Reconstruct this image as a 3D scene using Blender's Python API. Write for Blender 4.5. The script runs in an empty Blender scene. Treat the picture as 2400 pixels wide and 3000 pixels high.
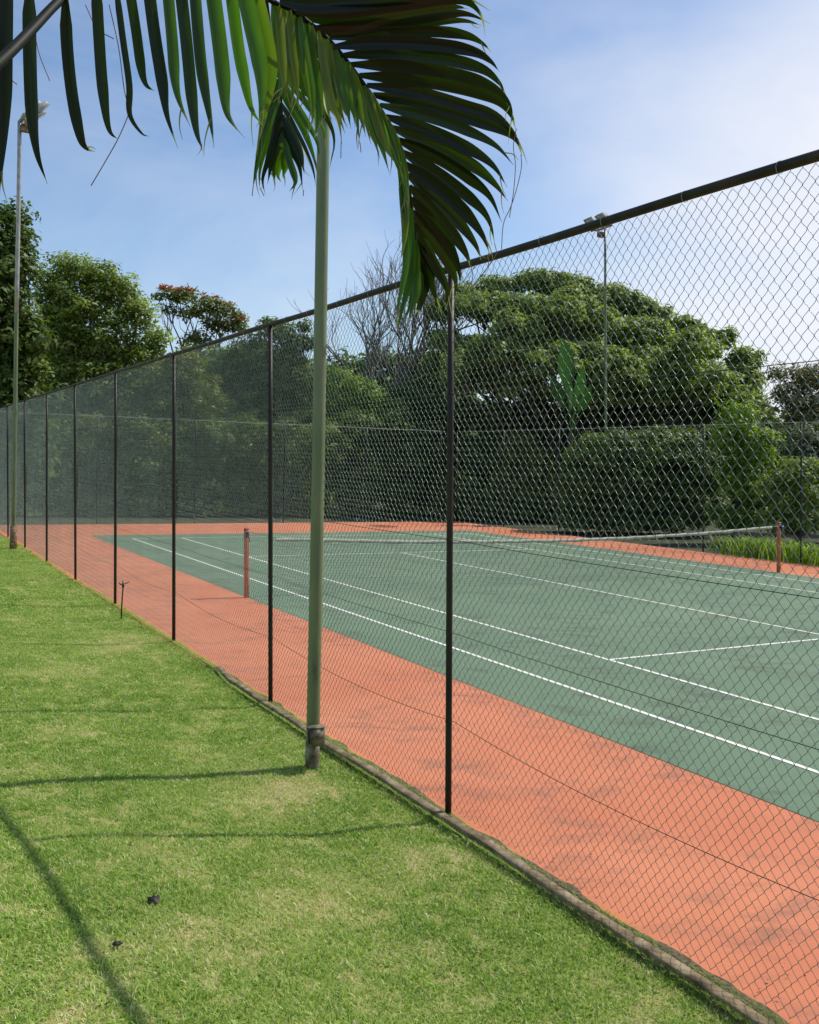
import bpy, math, random
import numpy as np
from mathutils import Vector, Euler, Matrix

# ------------------------------------------------------------------ camera
sc = bpy.context.scene
CAMPOS = np.array([-6.39755, -15.35352, 2.31060])
YAW, PIT, ROL, FPX = 0.507559, -0.0508293, 0.0256805, 2854.293     # FPX for a 2400 px wide frame
fwd = np.array([math.sin(YAW)*math.cos(PIT), math.cos(YAW)*math.cos(PIT), math.sin(PIT)])
rt0 = np.array([math.cos(YAW), -math.sin(YAW), 0.0]); up0 = np.cross(rt0, fwd)
rt = rt0*math.cos(ROL)+up0*math.sin(ROL); up = up0*math.cos(ROL)-rt0*math.sin(ROL)
cam = bpy.data.cameras.new('camera'); camo = bpy.data.objects.new('camera', cam)
sc.collection.objects.link(camo); sc.camera = camo
camo.matrix_world = Matrix([[rt[0], up[0], -fwd[0], CAMPOS[0]], [rt[1], up[1], -fwd[1], CAMPOS[1]],
                            [rt[2], up[2], -fwd[2], CAMPOS[2]], [0, 0, 0, 1]])
cam.sensor_fit = 'VERTICAL'; cam.sensor_height = 30.0; cam.lens = 30.0*FPX/3000.0
cam.clip_end = 2000; cam.clip_start = 0.05

# ------------------------------------------------------------------ sky, sun, exposure
SUN_EL = math.radians(52.8); SHK = 0.045
sund = np.array([1.0, -SHK, 0]); sund /= np.linalg.norm(sund)
sund = np.array([sund[0]*math.cos(SUN_EL), sund[1]*math.cos(SUN_EL), math.sin(SUN_EL)])
w = bpy.data.worlds.new("World"); sc.world = w; w.use_nodes = True
nt = w.node_tree; N = nt.nodes; L = nt.links
bg = N['Background']; bg.inputs['Strength'].default_value = 0.14
sky = N.new('ShaderNodeTexSky'); sky.sky_type = 'NISHITA'; sky.sun_disc = False
sky.sun_elevation = SUN_EL; sky.sun_rotation = math.radians(90)+SHK
sky.air_density = 1.0; sky.dust_density = .7; sky.ozone_density = 4.0
tc = N.new('ShaderNodeTexCoord')
mp = N.new('ShaderNodeMapping'); mp.inputs['Scale'].default_value = (1.2, 1.2, 3.2)
L.new(tc.outputs['Generated'], mp.inputs['Vector'])
nz = N.new('ShaderNodeTexNoise'); nz.inputs['Scale'].default_value = 1.6; nz.inputs['Detail'].default_value = 5
nz.inputs['Roughness'].default_value = .55; nz.inputs['Distortion'].default_value = .4
L.new(mp.outputs['Vector'], nz.inputs['Vector'])
# thin cloud veil, thicker towards the sun's side of the sky
dp = N.new('ShaderNodeVectorMath'); dp.operation = 'DOT_PRODUCT'
L.new(tc.outputs['Generated'], dp.inputs[0])
_a = math.radians(75); dp.inputs[1].default_value = (math.sin(_a)*.985, math.cos(_a)*.985, -.174)
mr = N.new('ShaderNodeMapRange'); mr.inputs['From Min'].default_value = .66; mr.inputs['From Max'].default_value = .84
mr.inputs['To Min'].default_value = 0.0; mr.inputs['To Max'].default_value = 1.0; mr.interpolation_type = 'SMOOTHSTEP'
L.new(dp.outputs['Value'], mr.inputs['Value'])
ad = N.new('ShaderNodeMath'); ad.operation = 'MULTIPLY_ADD'
L.new(nz.outputs['Fac'], ad.inputs[0]); ad.inputs[1].default_value = 1.5; ad.inputs[2].default_value = -.66
ad2 = N.new('ShaderNodeMath'); ad2.operation = 'ADD'; ad2.use_clamp = True
L.new(ad.outputs[0], ad2.inputs[0]); L.new(mr.outputs['Result'], ad2.inputs[1])
mul = N.new('ShaderNodeMath'); mul.operation = 'MULTIPLY'; L.new(ad2.outputs[0], mul.inputs[0]); mul.inputs[1].default_value = .93
mx = N.new('ShaderNodeMix'); mx.data_type = 'RGBA'
L.new(mul.outputs[0], mx.inputs['Factor']); L.new(sky.outputs['Color'], mx.inputs['A'])
mx.inputs['B'].default_value = (6.2, 6.3, 6.75, 1)
L.new(mx.outputs['Result'], bg.inputs['Color'])
sl = bpy.data.lights.new('sun', 'SUN'); sl.energy = 4.2; sl.angle = math.radians(.53); sl.color = (1.0, .955, .88)
so = bpy.data.objects.new('sun', sl); sc.collection.objects.link(so)
so.rotation_euler = Vector(sund.tolist()).to_track_quat('Z', 'Y').to_euler()
so.location = (20, -20, 40)
sc.view_settings.view_transform = 'Standard'; sc.view_settings.look = 'None'
sc.view_settings.gamma = 1; sc.view_settings.exposure = 0.07

# ------------------------------------------------------------------ helpers
rng = np.random.default_rng(7)
COL = sc.collection
DP = 2400/1725.0                    # calibration pixels
def ray(u, v):
    return fwd+rt*((u*DP-1200)/FPX)-up*((v*DP-1500)/FPX)
def at(u, v, depth):                # point seen at (u, v) at a forward distance
    return CAMPOS+ray(u, v)*depth
def ground_at(u, v, z=0.0):
    d = ray(u, v); return CAMPOS+d*((z-CAMPOS[2])/d[2])
PXM = DP/FPX                        # metres per pixel per metre of depth

def mesh_np(name, V, faces, mat, parent=None, smooth=False, attrs=None, link=True):
    """faces: list of int arrays (n,k)"""
    me = bpy.data.meshes.new(name)
    V = np.asarray(V, dtype=np.float32)
    if not isinstance(faces, (list, tuple)): faces = [faces]
    faces = [np.asarray(f, dtype=np.int32) for f in faces if len(f)]
    me.vertices.add(len(V)); me.vertices.foreach_set('co', V.ravel())
    loops = np.concatenate([f.ravel() for f in faces])
    tot = np.concatenate([np.full(len(f), f.shape[1], np.int32) for f in faces])
    st = np.concatenate([[0], np.cumsum(tot)[:-1]]).astype(np.int32)
    me.loops.add(len(loops)); me.loops.foreach_set('vertex_index', loops)
    me.polygons.add(len(tot)); me.polygons.foreach_set('loop_start', st); me.polygons.foreach_set('loop_total', tot)
    if smooth: me.polygons.foreach_set('use_smooth', np.ones(len(tot), bool))
    for k, a in (attrs or {}).items():
        at_ = me.attributes.new(k, 'FLOAT', 'POINT'); at_.data.foreach_set('value', np.asarray(a, np.float32))
    me.update(calc_edges=True)
    if mat: me.materials.append(mat)
    o = bpy.data.objects.new(name, me)
    if link: COL.objects.link(o)
    if parent: o.parent = parent
    return o

class MB:
    def __init__(s): s.v = []; s.q = []; s.t = []; s.n = 0; s.a = []
    def add(s, V, q=None, t=None, a=0.5):
        V = np.asarray(V, float).reshape(-1, 3)
        if q is not None and len(q): s.q.append(np.asarray(q)+s.n)
        if t is not None and len(t): s.t.append(np.asarray(t)+s.n)
        s.v.append(V); s.n += len(V); s.a.append(np.broadcast_to(np.asarray(a, float), (len(V),)))
    def box(s, lo, hi, M=None, a=.5, bev=0):
        lo = np.array(lo, float); hi = np.array(hi, float)
        if bev:
            # chamfered box: three mutually inset slabs as one 24-vertex hull
            V = []
            for ax in range(3):
                for sx in (0, 1):
                    for i in (0, 1):
                        for j in (0, 1):
                            p = np.zeros(3); p[ax] = (lo, hi)[sx][ax]
                            b, c = (ax+1) % 3, (ax+2) % 3
                            p[b] = lo[b]+bev if i == 0 else hi[b]-bev
                            p[c] = lo[c]+bev if j == 0 else hi[c]-bev
                            V.append(p)
            V = np.array(V)
            import bmesh
            bm = bmesh.new(); [bm.verts.new(p) for p in V]
            r = bmesh.ops.convex_hull(bm, input=bm.verts[:]); bm.verts.index_update()
            t = [[v.index for v in f.verts] for f in bm.faces]
            tt = []
            for f in t:
                for k in range(1, len(f)-1): tt.append([f[0], f[k], f[k+1]])
            bm.free()
            if M is not None: V = V@np.array(M)[:3, :3].T+np.array(M)[:3, 3]
            s.add(V, t=tt, a=a); return
        V = np.array([[(lo, hi)[i][0], (lo, hi)[j][1], (lo, hi)[k][2]] for i in (0, 1) for j in (0, 1) for k in (0, 1)])
        if M is not None: V = V@np.array(M)[:3, :3].T+np.array(M)[:3, 3]
        s.add(V, q=[[0, 1, 3, 2], [4, 6, 7, 5], [0, 4, 5, 1], [2, 3, 7, 6], [0, 2, 6, 4], [1, 5, 7, 3]], a=a)
    def tube(s, P, r, n=8, cap=True, a=.5):
        P = np.asarray(P, float); m = len(P); r = np.broadcast_to(np.asarray(r, float), (m,))
        T = np.gradient(P, axis=0); T /= np.linalg.norm(T, axis=1)[:, None]+1e-12
        ref = np.array([0, 0, 1.0]) if abs(T[0, 2]) < .9 else np.array([1.0, 0, 0])
        A = np.cross(T, ref); bad = np.linalg.norm(A, axis=1) < .05
        A[bad] = np.cross(T[bad], [0.3, .9, .1]); A /= np.linalg.norm(A, axis=1)[:, None]
        B = np.cross(T, A); th = np.arange(n)*2*math.pi/n
        V = P[:, None]+r[:, None, None]*(A[:, None]*np.cos(th)[None, :, None]+B[:, None]*np.sin(th)[None, :, None])
        i = np.arange(m-1)[:, None]*n; j = np.arange(n)[None]; j2 = (j+1) % n
        q = np.stack([i+j, i+j2, i+n+j2, i+n+j], -1).reshape(-1, 4)
        V = V.reshape(-1, 3); t = []
        if cap:
            V = np.vstack([V, P[0], P[-1]])
            for k in range(n):
                t.append([m*n, (k+1) % n, k]); t.append([m*n+1, (m-1)*n+k, (m-1)*n+(k+1) % n])
        s.add(V, q=q, t=t, a=a)
    def build(s, name, mat, parent=None, smooth=False, link=True):
        f = []
        if s.q: f.append(np.vstack(s.q))
        if s.t: f.append(np.vstack(s.t))
        return mesh_np(name, np.vstack(s.v), f, mat, parent, smooth, {'v': np.concatenate(s.a)}, link)

def tag(o, label=None, cat=None, group=None, kind=None):
    if label: o['label'] = label
    if cat: o['category'] = cat
    if group: o['group'] = group
    if kind: o['kind'] = kind
    return o
def empty(name, loc, label, cat, group=None, rz=0):
    o = bpy.data.objects.new(name, None); COL.objects.link(o); o.location = [float(c) for c in loc]
    o.rotation_euler = (0, 0, rz); o.empty_display_size = .2
    return tag(o, label, cat, group)
def copy_tree(o, parent=None):
    c = o.copy(); COL.objects.link(c); c.parent = parent
    for ch in list(o.children): copy_tree(ch, c)
    return c
def spline(P, n):
    """Catmull-Rom through the control points (any dimension)"""
    P = np.asarray(P, float); P = np.vstack([2*P[0]-P[1], P, 2*P[-1]-P[-2]]); m = len(P)-3
    t = np.linspace(0, m-1e-9, n); i = t.astype(int); f = (t-i)[:, None]
    a, b, c, d = P[i], P[i+1], P[i+2], P[i+3]
    return .5*((2*b)+(c-a)*f+(2*a-5*b+4*c-d)*f**2+(3*b-a-3*c+d)*f**3)
def vnoise(x, y, seed=0):
    x = np.asarray(x, float); y = np.asarray(y, float)
    xi = np.floor(x).astype(np.int64); yi = np.floor(y).astype(np.int64); fx = x-xi; fy = y-yi
    def h(a, b):
        n = (a*374761393+b*668265263+seed*1442695041) & 0x7fffffff
        n = ((n ^ (n >> 13))*1274126177) & 0x7fffffff
        return (n ^ (n >> 16))/0x7fffffff
    fx = fx*fx*(3-2*fx); fy = fy*fy*(3-2*fy)
    return (h(xi, yi)*(1-fx)+h(xi+1, yi)*fx)*(1-fy)+(h(xi, yi+1)*(1-fx)+h(xi+1, yi+1)*fx)*fy
def fbm(x, y, seed=0, o=4):
    s = 0; a = .5; t = 0
    for k in range(o): s = s+a*vnoise(x*2**k+13.7*k, y*2**k-7.1*k, seed+k); t += a; a *= .5
    return s/t
def sstep(x): x = np.clip(x, 0, 1); return x*x*(3-2*x)

# ------------------------------------------------------------------ materials
def mat_base(name):
    m = bpy.data.materials.new(name); m.use_nodes = True
    return m, m.node_tree.nodes, m.node_tree.links, m.node_tree.nodes['Principled BSDF']
def noise_mat(name, cols, scale=5, rough=.8, bump=0., detail=5, stops=None, metal=0, stretch=None, spec=.4, bscale=None, coord='Object'):
    m, N, L, p = mat_base(name)
    tc = N.new('ShaderNodeTexCoord'); mp = N.new('ShaderNodeMapping'); L.new(tc.outputs[coord], mp.inputs['Vector'])
    if stretch: mp.inputs['Scale'].default_value = stretch
    nz = N.new('ShaderNodeTexNoise'); nz.inputs['Scale'].default_value = scale; nz.inputs['Detail'].default_value = detail
    L.new(mp.outputs['Vector'], nz.inputs['Vector'])
    cr = N.new('ShaderNodeValToRGB'); e = cr.color_ramp.elements
    stops = stops or np.linspace(.3, .7, len(cols))
    while len(e) < len(cols): e.new(.5)
    for k, (c, st) in enumerate(zip(cols, stops)): e[k].position = float(st); e[k].color = (*c, 1)
    L.new(nz.outputs['Fac'], cr.inputs['Fac']); L.new(cr.outputs['Color'], p.inputs['Base Color'])
    p.inputs['Roughness'].default_value = rough; p.inputs['Metallic'].default_value = metal
    p.inputs['Specular IOR Level'].default_value = spec
    if bump:
        n2 = N.new('ShaderNodeTexNoise'); n2.inputs['Scale'].default_value = bscale or scale*6; n2.inputs['Detail'].default_value = 4
        L.new(mp.outputs['Vector'], n2.inputs['Vector'])
        b = N.new('ShaderNodeBump'); b.inputs['Strength'].default_value = bump; b.inputs['Distance'].default_value = .01
        L.new(n2.outputs['Fac'], b.inputs['Height']); L.new(b.outputs['Normal'], p.inputs['Normal'])
    return m
def leaf_mat(name, cols, trans=.35, rough=.45, spec=.4, tint=(1.3, 1.5, .45)):
    """cols: ramp over the per-leaf value v"""
    m, N, L, p = mat_base(name)
    a = N.new('ShaderNodeAttribute'); a.attribute_name = 'v'
    cr = N.new('ShaderNodeValToRGB'); e = cr.color_ramp.elements
    while len(e) < len(cols): e.new(.5)
    for k, c in enumerate(cols): e[k].position = k/(len(cols)-1); e[k].color = (*c, 1)
    L.new(a.outputs['Fac'], cr.inputs['Fac']); L.new(cr.outputs['Color'], p.inputs['Base Color'])
    p.inputs['Roughness'].default_value = rough; p.inputs['Specular IOR Level'].default_value = spec
    tr = N.new('ShaderNodeBsdfTranslucent'); mu = N.new('ShaderNodeMix'); mu.data_type = 'RGBA'; mu.blend_type = 'MULTIPLY'
    mu.inputs['Factor'].default_value = 1; L.new(cr.outputs['Color'], mu.inputs['A']); mu.inputs['B'].default_value = (*tint, 1)
    L.new(mu.outputs['Result'], tr.inputs['Color'])
    ms = N.new('ShaderNodeMixShader'); ms.inputs[0].default_value = trans
    L.new(p.outputs[0], ms.inputs[1]); L.new(tr.outputs[0], ms.inputs[2])
    L.new(ms.outputs[0], N['Material Output'].inputs['Surface'])
    return m

def court_mat(name, base, light, dark, seed):
    m, N, L, p = mat_base(name)
    tc = N.new('ShaderNodeTexCoord'); mp = N.new('ShaderNodeMapping'); L.new(tc.outputs['Object'], mp.inputs['Vector'])
    mp.inputs['Location'].default_value = (seed, seed*2.3, 0)
    def noise(s, d, r=.55, st=None, dist=0):
        q = mp
        if st:
            q0 = N.new('ShaderNodeMapping'); q0.inputs['Rotation'].default_value = (0, 0, math.radians(29)); L.new(mp.outputs['Vector'], q0.inputs['Vector'])
            q = N.new('ShaderNodeMapping'); q.inputs['Scale'].default_value = st; L.new(q0.outputs['Vector'], q.inputs['Vector'])
        n = N.new('ShaderNodeTexNoise'); n.inputs['Scale'].default_value = s; n.inputs['Detail'].default_value = d
        n.inputs['Roughness'].default_value = r; n.inputs['Distortion'].default_value = dist
        L.new(q.outputs['Vector'], n.inputs['Vector']); return n
    def ramp(n, a, b):
        r = N.new('ShaderNodeMapRange'); r.inputs['From Min'].default_value = a; r.inputs['From Max'].default_value = b
        L.new(n.outputs[0], r.inputs['Value']); return r
    def mixc(f, A, B):
        x = N.new('ShaderNodeMix'); x.data_type = 'RGBA'; L.new(f, x.inputs['Factor'])
        for k, c in (('A', A), ('B', B)):
            if isinstance(c, tuple): x.inputs[k].default_value = (*c, 1)
            else: L.new(c, x.inputs[k])
        return x.outputs['Result']
    c = mixc(ramp(noise(.45, 4), .35, .65).outputs[0], base, light)
    fine = ramp(noise(160, 2), .3, .8); fm = N.new('ShaderNodeMath'); fm.operation = 'MULTIPLY'; fm.inputs[1].default_value = .22
    L.new(fine.outputs[0], fm.inputs[0]); c = mixc(fm.outputs[0], c, dark)
    # damp mould stains: streaky, gathered in patches
    patch = ramp(noise(.8, 4, .6, dist=.8), .43, .56); st = ramp(noise(1.9, 8, .74, (1.0, 2.0, 1), .5), .46, .62)
    mm = N.new('ShaderNodeMath'); mm.operation = 'MULTIPLY'; L.new(patch.outputs[0], mm.inputs[0]); L.new(st.outputs[0], mm.inputs[1])
    m2 = N.new('ShaderNodeMath'); m2.operation = 'MULTIPLY'; m2.inputs[1].default_value = .55; L.new(mm.outputs[0], m2.inputs[0])
    c = mixc(m2.outputs[0], c, dark)
    L.new(c, p.inputs['Base Color']); p.inputs['Roughness'].default_value = .78; p.inputs['Specular IOR Level'].default_value = .3
    b = N.new('ShaderNodeBump'); b.inputs['Strength'].default_value = .25; b.inputs['Distance'].default_value = .004
    L.new(noise(220, 3).outputs['Fac'], b.inputs['Height']); L.new(b.outputs['Normal'], p.inputs['Normal'])
    return m

M = {}
M['red'] = court_mat('court_red', (.56, .165, .072), (.64, .22, .105), (.20, .10, .065), 3.0)
M['green'] = court_mat('court_green', (.118, .192, .112), (.152, .225, .132), (.066, .066, .048), 11.0)
M['line'] = noise_mat('court_line_paint', [(.50, .50, .42), (.78, .78, .68)], 9, .7, 0, stops=(.33, .5))
M['post'] = noise_mat('fence_post_paint', [(.012, .012, .008), (.03, .024, .016), (.07, .04, .028)], 7, .5, .1, stops=(.35, .6, .8), spec=.25, stretch=(1, 1, .25))
M['wire'] = noise_mat('fence_wire', [(.08, .145, .125), (.13, .21, .185)], 3, .28, 0, metal=.10, spec=.75)
M['pole'] = noise_mat('pole_paint', [(.06, .075, .035), (.125, .165, .075), (.16, .20, .09), (.24, .25, .15)], 5, .42, .15, stops=(.27, .36, .55, .76), stretch=(2, 2, .35), spec=.5)
M['galv'] = noise_mat('galvanised_steel', [(.30, .29, .27), (.46, .45, .42)], 8, .5, .1, metal=.3)
M['rust'] = noise_mat('rusty_steel', [(.10, .045, .02), (.22, .13, .06), (.34, .30, .22)], 16, .75, .4, stops=(.35, .5, .66))
M['junction'] = noise_mat('weathered_box', [(.05, .04, .025), (.17, .15, .09), (.34, .31, .23)], 14, .75, .5, stops=(.3, .5, .68))
M['glass'] = noise_mat('lamp_glass', [(.25, .27, .28), (.36, .38, .40)], 3, .12, 0, spec=.8)
M['kerb'] = noise_mat('mossy_concrete', [(.10, .075, .035), (.22, .165, .09), (.34, .27, .165)], 11, .92, .45, stops=(.3, .52, .72), bscale=60)
M['soil'] = noise_mat('dry_soil', [(.05, .036, .02), (.13, .10, .055), (.17, .16, .07)], 45, .95, .9, stops=(.35, .5, .65))
M['netpost'] = noise_mat('net_post_paint', [(.38, .09, .035), (.56, .17, .07)], 9, .5, .1)
M['band'] = noise_mat('net_band_canvas', [(.30, .30, .22), (.50, .49, .39)], 14, .85, .3)
M['cord'] = noise_mat('net_cord', [(.015, .018, .015), (.03, .035, .03)], 5, .8)
M['blue'] = noise_mat('blue_plastic', [(.03, .12, .45), (.08, .25, .65)], 12, .4)
M['dark'] = noise_mat('black_plastic', [(.01, .01, .01), (.03, .025, .022)], 18, .5)
M['bark'] = noise_mat('bark', [(.05, .038, .028), (.13, .10, .075)], 3, .9, .8, bscale=14, stretch=(1, 1, .3))
M['barkg'] = noise_mat('pale_bark', [(.12, .10, .085), (.24, .21, .185)], 3, .9, .5, bscale=14)
M['litter'] = noise_mat('leaf_litter_ground', [(.02, .018, .010), (.05, .05, .02), (.06, .085, .025)], 1.2, .95, .6, stops=(.3, .5, .7))
M['deadleaf'] = noise_mat('dry_leaf', [(.12, .06, .03), (.24, .13, .06)], 30, .7)
M['darkleaf'] = noise_mat('rotten_leaf', [(.008, .008, .006), (.03, .022, .014)], 30, .6)
M['orangeleaf'] = noise_mat('orange_petal', [(.45, .11, .03), (.62, .2, .06)], 30, .6)
M['rachis'] = noise_mat('palm_rachis', [(.004, .006, .003), (.012, .015, .006)], 20, .6, spec=.15)

# ------------------------------------------------------------------ lawn height field
def lawn_z(X, Y):
    X = np.asarray(X, float); Y = np.asarray(Y, float)
    side = sstep((-3.75-X)/1.9)
    z = .112*side
    z = z+.13*side*sstep((-8.6-Y)/2.6)
    z = z+.36*sstep((-10.6-Y)/4.5)*sstep((-3.9-X)/2.4)
    dip = -.022*sstep((-4.5-Y)/1.0)*np.exp(-((X+3.32)/.22)**2)      # lower beside the kerb
    und = (fbm(X*1.1, Y*.8, 5, 3)-.5)*.035*sstep((-3.25-X)/.6)
    return z+dip+und
def dryness(X, Y):
    d = fbm(X*2.6, Y*2.2, 21, 5); s = fbm(X*9, Y*9, 33, 3)
    v = sstep((d-.57)/.22)*.34+sstep((s-.56)/.18)*.5
    for (bx, by, r, k) in ((-3.75, -9.05, .30, .42), (-4.1, -9.4, .25, .4), (-4.6, -10.9, .22, .5), (-3.9, -9.0, .4, .35), (-4.95, -10.1, .25, .45),
                           (-5.1, -11.3, .3, .5), (-3.5, -3.0, .5, .5), (-4.6, -4.9, .5, .5), (-3.75, -3.6, .35, .6), (-3.7, -10.6, .25, .5)):
        v = v+k*np.exp(-((X-bx)**2+(Y-by)**2)/r**2)*(.35+1.1*fbm(X*9, Y*9, 55, 3))
    return np.clip(v, 0, 1)
def edge_x(Y):                       # where the lawn stops: kerb, then ragged turf on the court's rim
    Y = np.asarray(Y, float)
    k = sstep((-5.0-Y)/.4)
    return -3.170*k+(-3.055+(fbm(Y*3.1, Y*0+3, 9, 3)-.5)*.09)*(1-k)
xs = np.concatenate([-np.geomspace(9.3, 60, 26)[::-1], np.linspace(-9.2, -3.4, 75), np.linspace(-3.36, -3.02, 10)])
ys = np.concatenate([-np.geomspace(18.2, 60, 16)[::-1], np.linspace(-18, 13, 330), np.geomspace(13.5, 60, 24)])
GX, GY = np.meshgrid(xs, ys, indexing='ij'); GZ = lawn_z(GX, GY)-.012
GZ = np.where(GX > edge_x(GY)+.01, -.03, GZ)
nx, ny = len(xs), len(ys); ii = np.arange(nx-1)[:, None]*ny+np.arange(ny-1)[None]
m, N_, L_, p_ = mat_base('turf_soil')
a_ = N_.new('ShaderNodeAttribute'); a_.attribute_name = 'dry'
mxx = N_.new('ShaderNodeMix'); mxx.data_type = 'RGBA'; L_.new(a_.outputs['Fac'], mxx.inputs['Factor'])
tc_ = N_.new('ShaderNodeTexCoord'); n_ = N_.new('ShaderNodeTexNoise'); n_.inputs['Scale'].default_value = 60; n_.inputs['Detail'].default_value = 4
L_.new(tc_.outputs['Object'], n_.inputs['Vector']); c_ = N_.new('ShaderNodeValToRGB')
c_.color_ramp.elements[0].position = .35; c_.color_ramp.elements[0].color = (.12, .14, .035, 1)
c_.color_ramp.elements[1].position = .65; c_.color_ramp.elements[1].color = (.26, .33, .08, 1)
L_.new(n_.outputs['Fac'], c_.inputs['Fac']); L_.new(c_.outputs['Color'], mxx.inputs['A']); mxx.inputs['B'].default_value = (.40, .32, .17, 1)
L_.new(mxx.outputs['Result'], p_.inputs['Base Color']); p_.inputs['Roughness'].default_value = .95; p_.inputs['Specular IOR Level'].default_value = .1
M['turf'] = m
lawn = mesh_np('lawn', np.stack([GX, GY, GZ], -1).reshape(-1, 3), np.stack([ii, ii+ny, ii+ny+1, ii+1], -1).reshape(-1, 4)[:, ::1], M['turf'], smooth=True,
               attrs={'dry': dryness(GX, GY).ravel()})
tag(lawn, kind='structure')

# grass blades: one uncountable object
def grass(n, xr, yr, hmul, wmul, vis_margin, seed):
    r = np.random.default_rng(seed)
    X = r.uniform(*xr, n); Y = r.uniform(*yr, n)
    left = -6.36+.108*(Y+15.3)-vis_margin
    k = (X > left) & (X < edge_x(Y)+r.normal(0, .018, n)+.01)
    X, Y = X[k], Y[k]; n = len(X)
    dry = dryness(X, Y)
    keep = r.random(n) > dry*.35; X, Y, dry = X[keep], Y[keep], dry[keep]; n = len(X)
    Z = lawn_z(X, Y)-.014
    nearedge = np.exp(-((edge_x(Y)-X)/.06)**2)
    tuft = fbm(X*14, Y*14, 77, 2)
    h = (.010+.013*r.random(n))*(.6+.9*tuft)*(1+.9*nearedge*r.random(n))*(1-.35*dry)*hmul
    wd = (.0016+.0016*r.random(n))*wmul
    az = r.uniform(0, 2*math.pi, n); lean = r.uniform(.2, 1.9, n)*h
    bx, by = np.cos(az), np.sin(az); az2 = az+r.normal(math.pi/2, .6, n); px, py = np.cos(az2)*wd, np.sin(az2)*wd
    V = np.empty((n, 5, 3), np.float32)
    V[:, 0] = np.stack([X-px, Y-py, Z], -1); V[:, 1] = np.stack([X+px, Y+py, Z], -1)
    mx_, my_ = X+bx*lean*.35, Y+by*lean*.35; mz = Z+h*.62
    V[:, 2] = np.stack([mx_+px*.8, my_+py*.8, mz], -1); V[:, 3] = np.stack([mx_-px*.8, my_-py*.8, mz], -1)
    V[:, 4] = np.stack([X+bx*lean, Y+by*lean, Z+h], -1)
    v = np.clip(.42*fbm(X*2.2, Y*2.2, 91, 3)+.18+r.normal(0, .23, n)+dry*.42, 0, 1)
    v = np.where(r.random(n) < .07+.30*dry, r.uniform(.82, 1, n), v)
    return V.reshape(-1, 3), np.repeat(v, 5), n
parts = [grass(430000, (-7.2, -3.0), (-14.6, -8.0), 1.0, 1.0, .5, 1), grass(290000, (-6.6, -3.0), (-8.0, -2.0), 1.0, 1.3, .5, 2),
         grass(210000, (-6.0, -3.0), (-2.0, 12.5), 1.05, 2.0, .6, 3), grass(60000, (-9, -3.0), (-16, 12), 1.1, 3.0, 3.0, 4)]
GV = np.concatenate([q[0] for q in parts]); gv = np.concatenate([q[1] for q in parts]); gn = sum(q[2] for q in parts)
b5 = np.arange(gn)[:, None]*5
M['grass'] = leaf_mat('grass_blades', [(.11, .22, .036), (.25, .40, .065), (.38, .54, .10), (.54, .58, .21), (.76, .68, .42)], .40, .5, .25, (1.1, 1.2, .5))
g = mesh_np('grass', GV, [b5+np.array([[0, 1, 2, 3]]), b5+np.array([[3, 2, 4]])], M['grass'], attrs={'v': gv})
tag(g, 'short mown green grass with dry straw patches', 'grass', kind='stuff')

# ------------------------------------------------------------------ ground and court
def sheet(name, x0, y0, x1, y1, z, mat, parent=None):
    return mesh_np(name, [[x0, y0, z], [x1, y0, z], [x1, y1, z], [x0, y1, z]], np.array([[0, 1, 2, 3]]), mat, parent)
tag(mesh_np('ground', [[-600, -600, -.08], [600, -600, -.08], [600, 600, -.08], [-600, 600, -.08]], np.array([[0, 1, 2, 3]]), M['litter']), kind='structure')
tag(sheet('court_surround', -3.12, -17.8, 14.15, 17.8, 0.0, M['red']), kind='structure')
tag(sheet('court_playing_area', -.90, -13.2, 11.87, 13.2, .004, M['green']), kind='structure')
mb = MB()
def ln(x0, y0, x1, y1): mb.add([[x0, y0, .008], [x1, y0, .008], [x1, y1, .008], [x0, y1, .008]], q=[[0, 1, 2, 3]])
hw = .026
for X in (0, 10.97): ln(X-hw, -11.885, X+hw, 11.885)
for X in (1.37, 9.6): ln(X-hw, -11.859, X+hw, 11.835)
for Y in (-11.885, 11.885): ln(hw, Y-.026, 10.97-hw, Y+.026) if Y < 0 else (ln(hw, Y-.05, 1.37-hw, Y), ln(1.37-hw, Y-.05, 10.97-hw, Y))
for Y in (-6.4, 6.4): ln(1.37+hw, Y-hw, 9.6-hw, Y+hw)
ln(5.485-hw, -6.4+hw, 5.485+hw, 6.4-hw)
tag(mb.build('court_markings', M['line']), kind='structure')

# soil strip between kerb / turf and court (ragged)
Ys = np.linspace(-18, -4.9, 600); lo = np.full_like(Ys, -3.125); hi = -3.035+(fbm(Ys*4, Ys*0, 3, 4)-.42)*.09*np.where(Ys < -4.6, 1, .6)
zt = .004+.003*fbm(Ys*9, Ys*0, 4, 3)
V = np.concatenate([np.stack([lo, Ys, zt], -1), np.stack([(lo+hi)/2, Ys, zt+.006], -1), np.stack([hi, Ys, np.full_like(Ys, .0035)], -1)]); n = len(Ys)
i = np.arange(n-1)
tag(mesh_np('soil_strip', V, np.vstack([np.stack([i, i+n, i+n+1, i+1], -1), np.stack([i+n, i+2*n, i+2*n+1, i+n+1], -1)]), M['soil'], smooth=True), kind='structure')
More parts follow.
